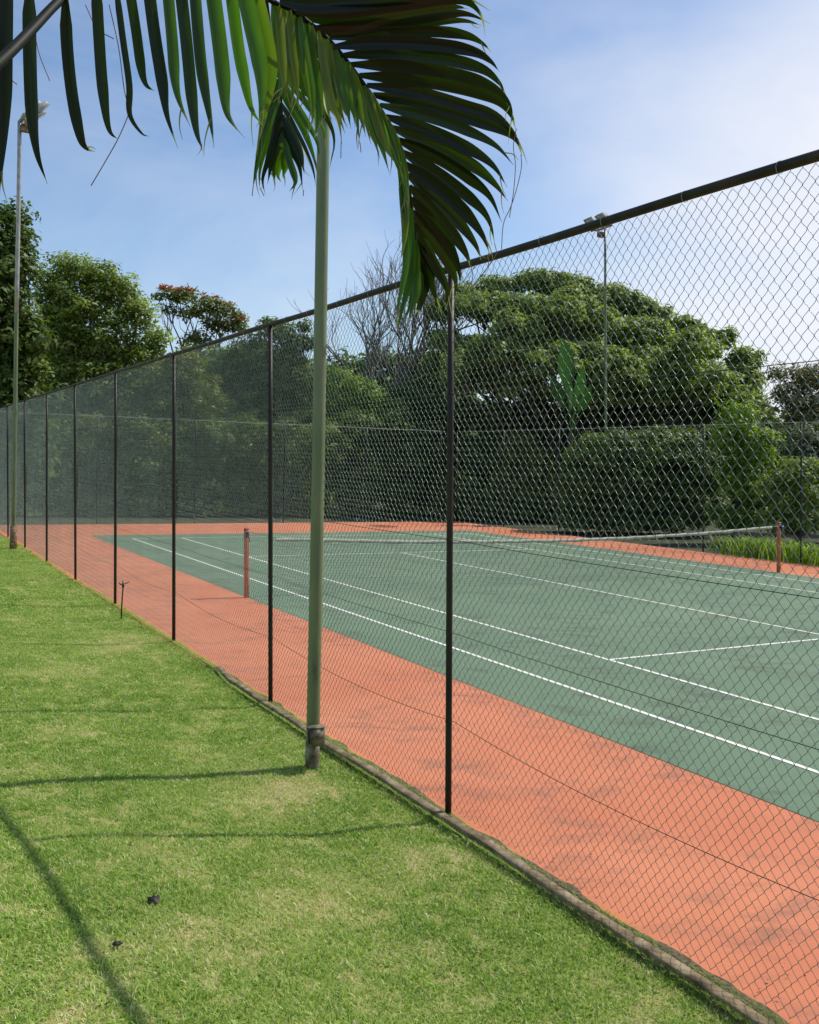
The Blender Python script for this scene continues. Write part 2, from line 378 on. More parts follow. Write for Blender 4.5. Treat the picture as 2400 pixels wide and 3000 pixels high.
# weeds along the kerb: part of the grass, a second stuff mesh
r = np.random.default_rng(12); n = 46000
Y = r.uniform(-14.5, 2.0, n); k = fbm(Y*2.4, Y*0+8, 14, 4) > .36+.2*r.random(n); k = k | (r.random(n) < .35); Y = Y[k]; n = len(Y)
X = -3.075+np.abs(r.normal(0, .026, n))-.018; h = .012+.028*r.random(n)**2; az = r.uniform(0, 6.28, n); wd = .002
lf = (r.random(n) < .5) & (Y < -5.0); X = np.where(lf, -3.172-np.abs(r.normal(0, .012, n))+.10*sstep((Y+5.9)/.8), X); h = np.where(lf, h*.5+.012*fbm(Y*7, Y*0, 18, 3)+.004, h)
V = np.empty((n, 3, 3)); V[:, 0] = np.stack([X-wd, Y-wd, X*0+.004], -1); V[:, 1] = np.stack([X+wd, Y+wd, X*0+.004], -1)
V[:, 2] = np.stack([X+np.cos(az)*h*.9, Y+np.sin(az)*h*.9, h], -1)
tag(mesh_np('weeds', V.reshape(-1, 3), np.arange(3*n).reshape(-1, 3), M['grass'], attrs={'v': np.repeat(np.clip(r.normal(.45, .22, n), 0, 1), 3)}),
    'ragged weeds growing in the gap between concrete kerb and red court', 'weeds', kind='stuff')

# ------------------------------------------------------------------ kerb: countable precast blocks set end to end
kb = MB()
def kerb_x(Y): return -3.138+.012*math.sin(Y*1.7)+.010*math.sin(Y*4.1+1)+(.10*float(sstep((Y+5.9)/.8)))
tag_k = None
Y = -15.4; kerbs = []; kr = random.Random(4)
while Y < -5.15:
    ln_ = .92+kr.uniform(-.06, .06); y1 = min(Y+ln_, -5.12)
    m_ = MB(); ns = 24; yy = np.linspace(Y+.006, y1-.006, ns)
    prof = [(-.031, -.10), (-.033, .031), (-.028, .037), (.025, .039), (.030, .034), (.033, -.05)]
    V = []
    for j, y in enumerate(yy):
        e_ = .006 if j in (0, ns-1) else 0
        for a_, (px, pz) in enumerate(prof):
            nn = (vnoise(y*17, a_*3.1, 3)-.5)*.006+(vnoise(y*55, a_*5.1, 7)-.5)*.005
            V.append([kerb_x(y)+px*(1-e_*8)+nn, y, pz-.006-e_+(vnoise(y*13, a_*2.2, 9)-.5)*.007])
    q = [[j*6+a, j*6+a+1, (j+1)*6+a+1, (j+1)*6+a] for j in range(ns-1) for a in range(5)]
    t = [[0, k+1, k] for k in range(1, 5)]+[[(ns-1)*6, (ns-1)*6+k, (ns-1)*6+k+1] for k in range(1, 5)]
    m_.add(V, q=q, t=t); o = m_.build('kerb_block', M['kerb'], smooth=False)
    kerbs.append((Y, o)); Y = y1
for k, (y, o) in enumerate(kerbs):
    tag(o, None, 'kerb', 'concrete kerb blocks under the near fence')

# ------------------------------------------------------------------ chain-link fences
FX, FY0, FS, FH = -3.0718, -10.0223, 3.3071, 3.577
PW, PH = FS/107, FS/45.0
def wire_panel(seed, width=FS, height=FH+.012, z0=.035, sub=4, R=.00138, PW=FS/107, PH=FS/45.0, mat='wire'):
    """chain link: vertical flattened-helix wires hooked into each other"""
    r = np.random.default_rng(seed); nw = int(round(width/PW)); half = PH/2
    nseg = int((height-z0)/half); S = 5
    k = np.arange(nseg*sub+1)/sub                              # in half pitches
    ph = k % 2; tri = np.where(ph < 1, ph, 2-ph)               # 0..1..0
    # soften the corners of the zigzag: short vertical stub at each knuckle
    s_ = np.clip((tri-.5)*1.16, -.5, .5)
    depth = np.sin(np.pi*k)*0+np.where(np.abs(s_) > .49, 0, 1)*np.sign(np.where((k % 2) < 1, 1, -1))*.0026
    V = []; F = []; th = np.arange(S)*2*math.pi/S
    for w_ in range(nw):
        sg = 1 if w_ % 2 == 0 else -1
        y = (w_+.5)*PW+sg*s_*PW*1.07
        z = z0+k*half
        x = depth*sg*(1 if sg == 1 else -1)+.0015*sg*np.where(np.abs(s_) > .49, 1, 0)
        P = np.stack([x, y, z], -1)
        P[:, 1] += (vnoise(z*1.3, np.full_like(z, w_*.05), seed)-.5)*.012
        P[:, 0] += (vnoise(z*1.1, np.full_like(z, w_*.035), seed+5)-.5)*.035*np.sin(np.pi*np.clip(z/height, 0, 1))
        T = np.gradient(P, axis=0); T /= np.linalg.norm(T, axis=1)[:, None]
        A = np.cross(T, [1.0, 0, 0]); A /= np.linalg.norm(A, axis=1)[:, None]; B = np.cross(T, A)
        W = P[:, None]+R*(A[:, None]*np.cos(th)[None, :, None]+B[:, None]*np.sin(th)[None, :, None])
        b = len(V)*len(P)*S; V.append(W.reshape(-1, 3)); m_ = len(P)
        i = np.arange(m_-1)[:, None]*S; j = np.arange(S)[None]; j2 = (j+1) % S
        F.append(np.stack([i+j, i+j2, i+S+j2, i+S+j], -1).reshape(-1, 4)+b)
    return mesh_np('mesh_panel', np.vstack(V), np.vstack(F), M[mat], smooth=True, link=False)
M['wiredark'] = noise_mat('far_fence_wire', [(.02, .03, .022), (.035, .05, .04)], 3, .7, 0, spec=.15)
panelA = wire_panel(3); panelB = wire_panel(8); panelF = wire_panel(5, sub=2, R=.0009, PW=FS/60, PH=FS/26, mat='wiredark')
def post_mesh(h=FH+.012):
    m_ = MB(); m_.tube([[0, 0, -.2], [0, 0, .5], [0, 0, 1.5], [0, 0, 2.5], [0, 0, h-.02]], .0215, 14)
    for z in (.62, 1.2, 1.81, 2.77): m_.tube([[0, 0, z-.004], [0, 0, z+.004]], .0245, 12)
    return m_.build('post', M['post'], smooth=True, link=False)
postm = post_mesh()
def rod(name, P, r_, mat, parent, n=8): m_ = MB(); m_.tube(P, r_, n); return m_.build(name, mat, parent, smooth=True)
LEAN = -math.atan(.048)             # the court falls away: plumb posts lean 2.7 degrees off its normal
def fence(name, label, origin, rz, i0, i1, group=None, near=True, lx=0, ly=0):
    """posts every FS along local +Y, from index i0 to i1"""
    root = empty(name, origin, label, 'fence', group, rz)
    for i in range(i0, i1+1):
        o = postm.copy(); COL.objects.link(o); o.parent = root; o.location = (0, i*FS+({0: .02, 1: -.045}.get(i, 0) if near else 0), 0)
        o.rotation_euler = (lx+math.radians(kr.uniform(-.15, .15)), ly+math.radians(kr.uniform(-.2, .2)), 0)
    for i in range(i0, i1):
        o = ((panelA if i % 2 else panelB) if near else panelF).copy(); COL.objects.link(o); o.parent = root; o.location = (.0255, i*FS+(.08 if near else 0), 0)
    ys_ = np.linspace(i0*FS, i1*FS, 60)
    rod('top_rail', np.stack([ys_*0, ys_+(.17 if near else 0), FH+.004*np.sin(ys_*2.1)], -1), .0235 if near else .008, M['post'] if near else M['galv'], root, 12)
    for z, sag in ((.62, .07), (1.2, .012), (1.81, .012), (2.77, .012)):
        yy = np.linspace(i0*FS, i1*FS, 12*(i1-i0)+1); f = (yy/FS) % 1
        P = np.stack([yy*0+.0295, yy+(.048*z if near else 0), z-sag*4*f*(1-f)], -1)
        rod('tension_wire', P, .0021, M['post'], root, 5)
    if near:                                                    # wire ties hooking the mesh on the top rail
        t_ = np.linspace(0, 2*math.pi, 9); m_ = MB(); m_.tube(np.stack([np.cos(t_)*.027-.004, t_*.002, np.sin(t_)*.027], -1), .0016, 4, False)
        tie = m_.build('wire_tie', M['galv'], root, smooth=True); tie.location = (0, i0*FS+.3, FH)
        for y in np.arange(i0*FS+.85, i1*FS, .55):
            o = tie.copy(); COL.objects.link(o); o.parent = root; o.location = (0, y+kr.uniform(-.06, .06), FH)
    return root
fence('chain_link_fence', 'tall chain link fence with dark pipe posts running along the lawn beside the court', (FX, FY0, 0), 0, -2, 8, None, True, LEAN, 0)
fence('chain_link_fence', 'far end chain link fence behind the baseline in front of dark shrubs', (-3.09, 17.9, 0), -math.pi/2, 0, 5, None, False, 0, 0)
fence('chain_link_fence', 'chain link fence on the far side of the court beyond the net', (14.25, 17.85, 0), math.pi, 0, 8, None, False, -LEAN, 0)

# ------------------------------------------------------------------ light poles
def lamp_head(root, M4):
    """a square floodlight: housing > glass, bracket"""
    m_ = MB(); m_.box((-.22, -.18, -.06), (.22, .18, .03), M4, bev=.02); m_.box((-.13, -.11, .03), (.13, .11, .12), M4, bev=.02)
    m_.box((-.24, -.20, -.075), (.24, .20, -.055), M4, bev=.006)
    for k in range(6): m_.box((-.11+.04*k, -.10, .12), (-.10+.04*k, .10, .145), M4)
    h = m_.build('floodlight_housing', M['galv'], root)
    g_ = MB(); g_.box((-.20, -.16, -.083), (.20, .16, -.0755), M4); g_.build('glass', M['glass'], h)
def make_pole():
    root = empty('light_pole', (0, 0, 0), 'tall green painted light pole standing on the lawn with a rusty box near its foot', 'light pole', 'floodlight poles around the court')
    zz = np.linspace(-.3, 9.95, 14)
    rod('pole', np.stack([.0036*zz+.004*np.sin(zz*.9), zz*0, zz], -1), np.interp(zz, [0, 4, 9.95], [.051, .0475, .042]), M['pole'], root, 28)
    m_ = MB(); t_ = np.linspace(0, math.pi*.55, 7); m_.tube(np.stack([.036+.10*(1-np.cos(t_)), t_*0, 9.92+.12*np.sin(t_)], -1), .035, 12)
    m_.box((.05, -.42, 10.0), (.13, .42, 10.06), bev=.008); m_.build('head_bracket', M['galv'], root)
    for y in (-.27, .28):
        Mx = Matrix.Translation((.38, y*1.15, 10.22)) @ Euler((0, math.radians(-44 if y < 0 else -36), 0)).to_matrix().to_4x4()
        lamp_head(root, Mx @ Matrix.Scale(1.08, 4))
    m_ = MB(); m_.box((-.06, -.05, 9.72), (.20, .09, 9.9), Matrix.Translation((.11, -.1, 0)), bev=.02); m_.build('ballast_box', M['rust'], root)
    return root
pole1 = make_pole(); pole1.location = (-3.455, -8.645, -.02); pole1.rotation_euler = (-.0143, 0, 0)
# junction box: built facing the lawn, only on the near pole
m_ = MB(); Mb = Matrix.Translation((-.012, -.088, .262)) @ Euler((0, math.radians(-3), math.radians(-30))).to_matrix().to_4x4()
m_.box((-.058, -.042, -.068), (.066, .05, .064), Mb, bev=.005); m_.box((-.062, -.047, .0645), (.070, .05, .074), Mb, bev=.002)
jb = m_.build('junction_box', M['junction'], pole1)
m_ = MB(); m_.box((-.036, -.0455, -.058), (.060, -.0425, .056), Mb); m_.build('box_cover', M['junction'], jb)
m_ = MB(); m_.box((-.054, -.0432, -.050), (-.042, -.0418, .045), Mb); m_.build('slot', M['dark'], jb)
m_ = MB(); m_.tube([[0, 0, -.15], [0, 0, .1], [.001, 0, .205]], .0535, 26); m_.build('worn_base', M['junction'], pole1, smooth=True)
def pole_copy(loc, rz, label, lean):
    c = pole1.copy(); COL.objects.link(c)
    for ch in list(pole1.children):
        if ch.name.startswith(('junction_box', 'worn_base')): continue
        copy_tree(ch, c)
    c.location = loc; c.rotation_euler = (lean, 0, rz); c['label'] = label; return c
p2 = pole_copy((-3.36, 9.66, 0), 0.0, 'distant floodlight pole at the left edge standing at the end of the lawn', .047)
m_ = MB(); m_.tube([[0, 0, -.1], [0, 0, .3], [.004, 0, .55]], [.085, .08, .075], 12); m_.build('base_sleeve', M['rust'], p2)
zz = np.linspace(5.6, 9.97, 8); rod('upper_section', np.stack([.0036*zz+.004*np.sin(zz*.9), zz*0, zz], -1), np.interp(zz, [5.6, 9.97], [.050, .0455]), M['galv'], p2, 20)
mp_ = at(1281, 974, 38.5); mast = pole_copy((mp_[0], mp_[1], -.05), math.radians(180), 'thin floodlight mast rising behind the rounded hedge bush before the spreading tree', .054)
mast.scale = (1.1, 1.1, 1.18)

# ------------------------------------------------------------------ tennis net
net = empty('tennis_net', (0, 0, 0), 'black tennis net with sagging off-white top band between two orange posts', 'tennis net')
bx_ = np.array([-.42, .6, 2.2, 4.2, 5.6, 7.2, 9.2, 11.0, 11.6]); bz_ = np.array([.99, .955, .90, .875, .87, .89, .95, 1.04, 1.075])
xs_ = np.arange(-.42, 11.6, .045); zs_ = np.interp(xs_, bx_, spline(np.stack([bx_, bz_], -1), len(bx_))[:, 1])
m_ = MB()
P = np.stack([xs_, .01*np.sin(xs_*3), zs_-.03], -1)
V = []; 
for j, (dx, dz) in enumerate(((-.012, .03), (-.016, -.03), (.016, -.03), (.012, .03))): V.append(P+np.array([0, dx, dz])+np.stack([xs_*0, xs_*0, .006*np.sin(xs_*9+j)], -1))
V = np.stack(V, 1).reshape(-1, 3); i = np.arange(len(xs_)-1)[:, None]*4; j = np.arange(4)[None]
m_.add(V, q=np.stack([i+j, i+(j+1) % 4, i+4+(j+1) % 4, i+4+j], -1).reshape(-1, 4), t=[[0, 1, 2], [0, 2, 3], [len(V)-4, len(V)-3, len(V)-2], [len(V)-4, len(V)-2, len(V)-1]])
m_.build('top_band', M['band'], net)
m_ = MB()
for k, x in enumerate(xs_):
    m_.tube([[x-.15*(1-min(1, (x+.42)/.8)), 0, .03], [x, 0, zs_[k]-.05]], .0011, 3, False)
for f in np.linspace(0, 1, 20):
    P = np.stack([xs_, xs_*0, .03+(zs_-.08)*f], -1)[::4]; m_.tube(P, .0012, 3, False)
m_.build('netting', M['cord'], net)
rod('head_cable', [[-.914, 0, 1.10], [-.42, 0, .985]], .004, M['dark'], net); rod('head_cable', [[11.6, 0, 1.06], [11.884, 0, 1.075]], .004, M['galv'], net)
def net_post(X, rz, label, blue):
    root = empty('net_post', (X, 0, 0), label, 'net post', 'orange steel posts carrying the tennis net', rz); root.rotation_euler[0] = LEAN
    rod('post_tube', [[0, 0, -.1], [0, 0, .4], [0, 0, .8], [0, 0, 1.13]], .044, M['netpost'], root, 20)
    rod('cap', [[0, 0, 1.13], [0, 0, 1.15], [0, 0, 1.163]], [.048, .048, .03], M['netpost'], root, 20)
    m_ = MB(); m_.box((-.03, -.055, 1.0), (.03, -.044, 1.10), bev=.003); m_.tube([[0, -.05, 1.05], [0, -.10, 1.05]], .018, 10)
    m_.tube([[0, -.09, 1.05], [.02, -.095, .93]], .008, 8); m_.build('winch', M['dark'], root)
    if blue:
        m_ = MB(); m_.box((.05, -.05, 1.02), (.12, .03, 1.075), bev=.012); m_.tube([[.04, 0, 1.05], [.1, -.02, 1.0], [.15, -.01, 1.045], [.14, 0, 1.09]], .012, 8)
        m_.build('strap_end', M['blue'], root)
    return root
net_post(-.914, 0, 'near orange net post seen through the mesh at the court edge', False)
net_post(11.884, 0, 'far orange net post with a blue strap at its top', True)

# ------------------------------------------------------------------ sprinklers
def sprinkler(loc, h, label, lean):
    root = empty('sprinkler', loc, label, 'sprinkler', 'stake sprinklers along the fence')
    rod('riser', [[0, 0, -.1], [lean*.5, 0, h*.5], [lean, 0, h]], .010, M['dark'], root)
    m_ = MB(); m_.tube([[lean, 0, h-.01], [lean, 0, h+.045]], .018, 10); m_.tube([[lean-.045, -.01, h+.03], [lean+.055, .01, h+.045]], .008, 8)
    m_.tube([[lean+.05, .01, h+.04], [lean+.085, .01, h+.065]], .006, 6); m_.tube([[lean, 0, h+.045], [lean-.01, 0, h+.085]], .007, 6)
    m_.tube([[lean-.045, -.01, h+.03], [lean-.055, -.01, h+.06]], .007, 6); m_.build('head', M['dark'], root)
_s = ground_at(255, 1297, .03); sprinkler((_s[0], _s[1], .03), .42, 'thin dark stake sprinkler in the lawn edge beside the fence', .025)
sprinkler((-3.86, 10.9, lawn_z(-3.86, 10.9)), .62, 'distant stake sprinkler at the left edge of the lawn near the far pole', .01)

# ------------------------------------------------------------------ litter on lawn and court
def leaf_litter(name, u, v, size, mat, label, cat, group=None, z=None, lump=False, seed=0):
    r = np.random.default_rng(seed+int(u)); p = ground_at(u, v, .0)
    for _ in range(4):
        zz = float(lawn_z(p[0], p[1])) if p[0] < -3.2 else .006
        p = ground_at(u, v, zz+.012)
    m_ = MB()
    if lump:
        th = np.linspace(0, 2*math.pi, 11)[:-1]; V = []
        for k, (rr, hh) in enumerate(((1, 0), (.95, .35), (.6, .75))):
            V += [[math.cos(t)*size*rr*r.uniform(.55, 1.4), math.sin(t)*size*rr*r.uniform(.5, 1.2), hh*size*.9*r.uniform(.3, 1.4)] for t in th]
        V.append([size*.3, 0, size*.5]); q = [[k*10+a, k*10+(a+1) % 10, k*10+10+(a+1) % 10, k*10+10+a] for k in range(2) for a in range(10)]
        m_.add(V, q=q, t=[[20+a, 20+(a+1) % 10, 30] for a in range(10)])
    else:
        s = np.linspace(0, 1, 8); wv = np.sin(np.pi*s**.8)*.38*size; cu = .35*size*np.sin(np.pi*s)*r.uniform(.4, 1)
        V = []
        for k in range(8):
            for c in (-1, 0, 1): V.append([s[k]*size*1.6-.8*size, c*wv[k], .004+cu[k]*.4+abs(c)*wv[k]*.5*r.uniform(.6, 1.2)])
        m_.add(V, q=[[k*3+c, k*3+c+1, k*3+4+c, k*3+3+c] for k in range(7) for c in range(2)])
    o = m_.build(name, mat, smooth=False); o.location = (p[0], p[1], zz+.004); o.rotation_euler = (r.uniform(-.2, .2), r.uniform(-.2, .2), r.uniform(0, 6.28))
    return tag(o, label, cat, group)
leaf_litter('dead_leaf', 323, 1893, .032, M['darkleaf'], 'crumpled black leaf lump standing on the open lawn, the largest one', 'leaf', lump=True)
leaf_litter('dead_leaf', 247, 1985, .02, M['darkleaf'], 'small dark leaf lump half sunk in the grass left of the fence shadow', 'leaf', lump=True)
leaf_litter('dead_leaf', 716, 1945, .016, M['darkleaf'], 'curled brown leaf on the grass toward the kerb', 'leaf')
leaf_litter('dead_leaf', 226, 2112, .016, M['darkleaf'], 'dark curled leaf lying in the shadow of the top rail', 'leaf')
leaf_litter('dead_leaf', 274, 1779, .012, M['darkleaf'], 'tiny dark leaf lying on the shadow of the near post', 'leaf')
leaf_litter('fallen_petal', 528, 2025, .013, M['orangeleaf'], 'small bright orange petal on the lawn', 'petal')
leaf_litter('dead_leaf', 408, 2031, .014, M['deadleaf'], 'pinkish brown dry leaf left of the orange petal', 'leaf')
for k, (u, v, s) in enumerate([(1141, 1733, .012), (1166, 1808, .018), (1245, 1798, .014), (1073, 1686, .012), (952, 1602, .01), (2010/DP*1.0, 2790/DP, .012),
                               (1617, 2062, .014), (1660, 2052, .010), (1652, 2028, .008), (1700, 2045, .010), (1600, 2080, .010), (1640, 2100, .012),
                               (1667, 1980, .011), (1694, 2010, .008), (1300, 1882, .008), (1428, 1955, .008)]):
    leaf_litter('fallen_leaf', u, v, s, M['darkleaf'] if k % 3 else M['deadleaf'],
      {0: 'tiny dark scrap on the red court, first one right of the nearest post foot', 1: 'largest curled leaf on the red court right of the nearest post', 2: 'pale leaf just right of the largest curled leaf on the red court',
       3: 'tiny scrap on the red court straight above the nearest kerb joint', 4: 'tiny scrap on the red court against the nearest post', 14: 'lone speck on the red court midway down the kerb edge',
       15: 'lone speck on the red court near the kerb below the midway one'}.get(k, 'tiny dark leaf speck on the red court in the bottom right corner'), 'leaf', 'dry leaf scraps on the red court', seed=k)

# ------------------------------------------------------------------ foliage
LM = {
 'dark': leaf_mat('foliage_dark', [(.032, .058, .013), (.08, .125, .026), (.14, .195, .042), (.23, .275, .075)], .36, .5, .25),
 'mid': leaf_mat('foliage_mid', [(.085, .12, .026), (.18, .235, .05), (.28, .34, .08), (.43, .46, .16)], .42, .5, .25),
 'olive': leaf_mat('foliage_olive', [(.07, .085, .018), (.14, .16, .04), (.21, .235, .06), (.30, .30, .11)], .36, .5, .25),
 'bright': leaf_mat('foliage_bright', [(.06, .115, .014), (.14, .23, .028), (.24, .34, .045), (.36, .43, .09)], .45, .5, .25),
 'grey': leaf_mat('foliage_grey', [(.06, .08, .045), (.11, .135, .075), (.17, .20, .12), (.25, .265, .18)], .28, .6, .2),
 'brown': leaf_mat('foliage_brown', [(.08, .08, .025), (.15, .14, .05), (.21, .195, .08), (.28, .25, .12)], .32, .6, .2),
}
LM['paddle'] = leaf_mat('paddle_leaf', [(.02, .06, .01), (.035, .11, .016), (.05, .15, .02)], .35, .45, .3)
M['flower'] = noise_mat('coral_flower', [(.45, .06, .035), (.62, .15, .08)], 9, .6)
def leaves(C, Nn, size, r, aspect=.5):
    n = len(C); d = r.normal(size=(n, 3)); d -= (d*Nn).sum(1)[:, None]*Nn; d /= np.linalg.norm(d, axis=1)[:, None]+1e-9
    s = np.cross(Nn, d); L_ = size*(.65+.7*r.random(n))[:, None]; W_ = L_*aspect
    V = np.stack([C-d*L_*.5, C+s*W_*.5-d*L_*.05+Nn*L_*.07, C+d*L_*.5, C-s*W_*.5-d*L_*.05+Nn*L_*.07], 1)
    return V.reshape(-1, 3)
def crown_points(blobs, per, r, clump, shell=.78, fill=.22, flat=.6):
    P = []; NN = []; Vv = []
    for (c, R) in blobs:
        R = np.asarray(R); area = (R[0]*R[1]+R[0]*R[2]+R[1]*R[2])/3*12.57
        nc = max(5, int(area/(clump**2*1.35)))
        d = r.normal(size=(nc, 3)); d /= np.linalg.norm(d, axis=1)[:, None]; d[:, 2] = np.where(d[:, 2] < -.5, -d[:, 2], d[:, 2])
        rad = np.where(r.random(nc) < shell, r.uniform(.82, 1.12, nc), r.uniform(.35, .85, nc))
        cc = c+d*R*rad[:, None]; hue = r.normal(0, .16, nc)
        nl = np.maximum(3, (per*(.5+r.random(nc)))).astype(int)
        idx = np.repeat(np.arange(nc), nl); n = len(idx)
        g_ = r.normal(size=(n, 3)); g_ /= np.linalg.norm(g_, axis=1)[:, None]; rr = r.random(n)**.45
        off = g_*rr[:, None]*clump*np.array([1, 1, flat]); p = cc[idx]+off
        nn = g_*np.array([.7, .7, .5])+d[idx]*.5+np.array([0, 0, .75])+r.normal(size=(n, 3))*.45
        nn /= np.linalg.norm(nn, axis=1)[:, None]
        P.append(p); NN.append(nn); Vv.append(np.clip(.45+hue[idx]+r.normal(0, .16, n), 0, 1))
        nf = int(nc*per*fill*1.5); g_ = r.normal(size=(nf, 3)); g_ /= np.linalg.norm(g_, axis=1)[:, None]
        p = c+g_*R*(r.random(nf)**.5*.85)[:, None]; P.append(p)
        nn = g_+r.normal(size=(nf, 3))*.6; nn /= np.linalg.norm(nn, axis=1)[:, None]; NN.append(nn); Vv.append(np.clip(r.normal(.4, .15, nf), 0, 1))
    return np.vstack(P), np.vstack(NN), np.concatenate(Vv)
def limb(m_, a, b, r0, r1, r, wob=.12, n=7, sides=7):
    t = np.linspace(0, 1, n)[:, None]; a = np.asarray(a); b = np.asarray(b); L_ = np.linalg.norm(b-a)
    P = a*(1-t)+b*t; P = P+np.array([0, 0, 1])*(np.sin(np.pi*t)*-.08*L_)+np.cumsum(r.normal(size=(n, 3)), 0)*wob*L_*.1*np.sin(np.pi*t)
    m_.tube(P, r0+(r1-r0)*t[:, 0], sides, False); return P
def tree(name, label, cat, uvblobs, depth, base_uv, kind, leaf=.16, per=26, clump=.55, seed=0, bark='bark', trunk_r=.2, group=None, thick=.8,
         brown_below=None, flat=.6, twigs=3, fork=.45, shell=.78, fill=.22, aspect=.5):
    r = np.random.default_rng(seed)
    base = at(base_uv[0], 974, depth); base[2] = -.05
    root = empty(name, base, label, cat, group)
    blobs = []
    if name == 'milkwood_tree':
        uvblobs = [(b[0]+r.uniform(-14, 14), b[1]+2+r.uniform(-9, 9), b[2]*r.uniform(.75, 1.05), b[3]*r.uniform(1.1, 1.5), *b[4:]) for b in uvblobs]
        for _ in range(34):
            u_ = r.uniform(930, 1585); top = np.interp(u_, [920, 990, 1130, 1270, 1400, 1500, 1600], [660, 610, 588, 612, 655, 705, 775]); v_ = r.uniform(top+28, 868)
            uvblobs.append((u_, v_, r.uniform(28, 46), r.uniform(20, 32), r.uniform(-6, 2)))
    for b in uvblobs:
        u, v, ru, rv = b[:4]; dd = depth+(b[4] if len(b) > 4 else 0)
        c = at(u, v, dd)-base; a_, c_ = ru*PXM*dd, rv*PXM*dd; th = max(a_, c_)*thick
        blobs.append((c, np.array([a_, (a_+th)/2, c_])))
    P, NN, v = crown_points(blobs, per*1.5, r, clump, shell, fill, flat)
    k = P[:, 2] > .08; P, NN, v = P[k], NN[k], v[k]
    n = len(P); V = leaves(P, NN, leaf, r, aspect)
    cr = mesh_np('crown', V, np.arange(4*n).reshape(-1, 4), LM[kind], root, attrs={'v': np.repeat(v, 4)})
    m_ = MB(); cen = np.mean([b[0] for b in blobs], 0); zmin = min(b[0][2]-b[1][2] for b in blobs)
    fk = np.array([0, 0, max(.4, fork*zmin if zmin > 1.5 else .35*cen[2])])
    fk[:2] = cen[:2]*.2
    limb(m_, [0, 0, -.2], fk, trunk_r, trunk_r*.75, r, .2, 8, 9)
    for (c, R) in blobs:
        tip = c+r.normal(size=3)*R*.15; mid = fk*.45+tip*.55+np.array([0, 0, -.08*tip[2]])
        limb(m_, fk, mid, trunk_r*.5, trunk_r*.3, r, .35); limb(m_, mid, tip, trunk_r*.3, trunk_r*.12, r, .35)
        for _ in range(twigs*2):
            d = r.normal(size=3); d /= np.linalg.norm(d); d[2] = abs(d[2])*.7
            limb(m_, mid*.35+tip*.65, c+d*R*.98, trunk_r*.14, trunk_r*.03, r, .4, 6, 4)
    m_.build('trunk', M[bark], root, smooth=True)
    return root, blobs, cr

tree('broadleaf_tree', 'tall dark leafy tree at the left edge behind the far light pole', 'tree',
     [(25, 465, 38, 42), (45, 560, 26, 60), (10, 560, 60, 80), (5, 680, 60, 90), (15, 790, 55, 80), (-70, 520, 80, 100), (-80, 700, 90, 140), (20, 900, 60, 90), (-90, 900, 90, 130), (70, 720, 40, 60), (60, 830, 60, 70), (50, 960, 60, 80)],
     33, (-25, 0), 'dark', leaf=.22, per=24, clump=.5, seed=1, trunk_r=.28)
tree('broadleaf_tree', 'broad rounded green tree with pale inner branches left of the red flowering tree', 'tree',
     [(150, 578, 48, 38), (215, 588, 55, 30), (98, 615, 35, 45), (262, 625, 42, 42), (180, 650, 85, 50), (110, 690, 45, 50), (290, 680, 48, 45), (235, 730, 70, 50), (330, 728, 28, 34),
      (130, 760, 60, 50), (200, 800, 90, 50), (300, 780, 55, 45), (90, 840, 55, 60), (190, 860, 90, 60), (290, 850, 60, 60), (170, 720, 60, 50), (100, 920, 80, 70), (220, 940, 90, 70)],
     41, (200, 0), 'mid', leaf=.19, per=26, clump=.5, seed=2, bark='barkg', trunk_r=.3)
flat_t, fb, _c = tree('coral_tree', 'open flat-topped tree dotted with red flowers left of the fence posts', 'tree',
     [(352, 622, 26, 13), (392, 628, 34, 16), (440, 645, 36, 18), (478, 662, 32, 18), (505, 690, 22, 16), (400, 662, 30, 12), (455, 690, 34, 14), (352, 655, 18, 9), (420, 715, 30, 12)],
     47, (412, 0), 'olive', leaf=.2, per=20, clump=.45, seed=3, bark='barkg', trunk_r=.17, shell=.85, fill=.08, thick=.9)
r = np.random.default_rng(33); m_ = MB()
for k in range(75):
    c, R = fb[[0, 0, 1, 1, 2, 3, 3, 4][r.integers(0, 8)]]; a = r.uniform(0, 6.28); q = c+np.array([math.cos(a)*R[0]*r.random(), math.sin(a)*R[1]*r.random(), R[2]*r.uniform(.75, 1.25)])
    for j in range(5):
        d = r.normal(size=3)*.10; d[2] = abs(d[2]); m_.tube([q, q+d*.5, q+d], [.035, .03, .008], 4, False)
tag(m_.build('flowers', M['flower'], flat_t), kind='stuff')
tree('broadleaf_tree', 'dark leafy tree behind the mesh just right of the flowering tree', 'tree',
     [(575, 705, 42, 28), (610, 740, 36, 40), (540, 760, 60, 50), (620, 820, 50, 70), (480, 800, 60, 60), (560, 860, 70, 70), (640, 690, 14, 10), (650, 720, 24, 20)],
     45, (575, 0), 'dark', leaf=.2, per=26, clump=.5, seed=4, trunk_r=.22)
tree('broadleaf_tree', 'olive tinted small tree behind the mesh below the broad rounded tree', 'tree',
     [(385, 790, 45, 55), (420, 850, 50, 60), (350, 860, 60, 60), (290, 880, 60, 70), (370, 940, 80, 60)],
     40, (370, 0), 'olive', leaf=.17, per=24, clump=.45, seed=5, trunk_r=.16)
tree('broadleaf_tree', 'fresh green leafy tree right of the near light pole below the bare tree', 'tree',
     [(715, 810, 38, 34), (760, 835, 44, 38), (700, 870, 40, 50), (775, 890, 45, 45), (720, 940, 60, 60), (820, 860, 22, 24)],
     43, (735, 0), 'bright', leaf=.17, per=28, clump=.45, seed=6, trunk_r=.16)
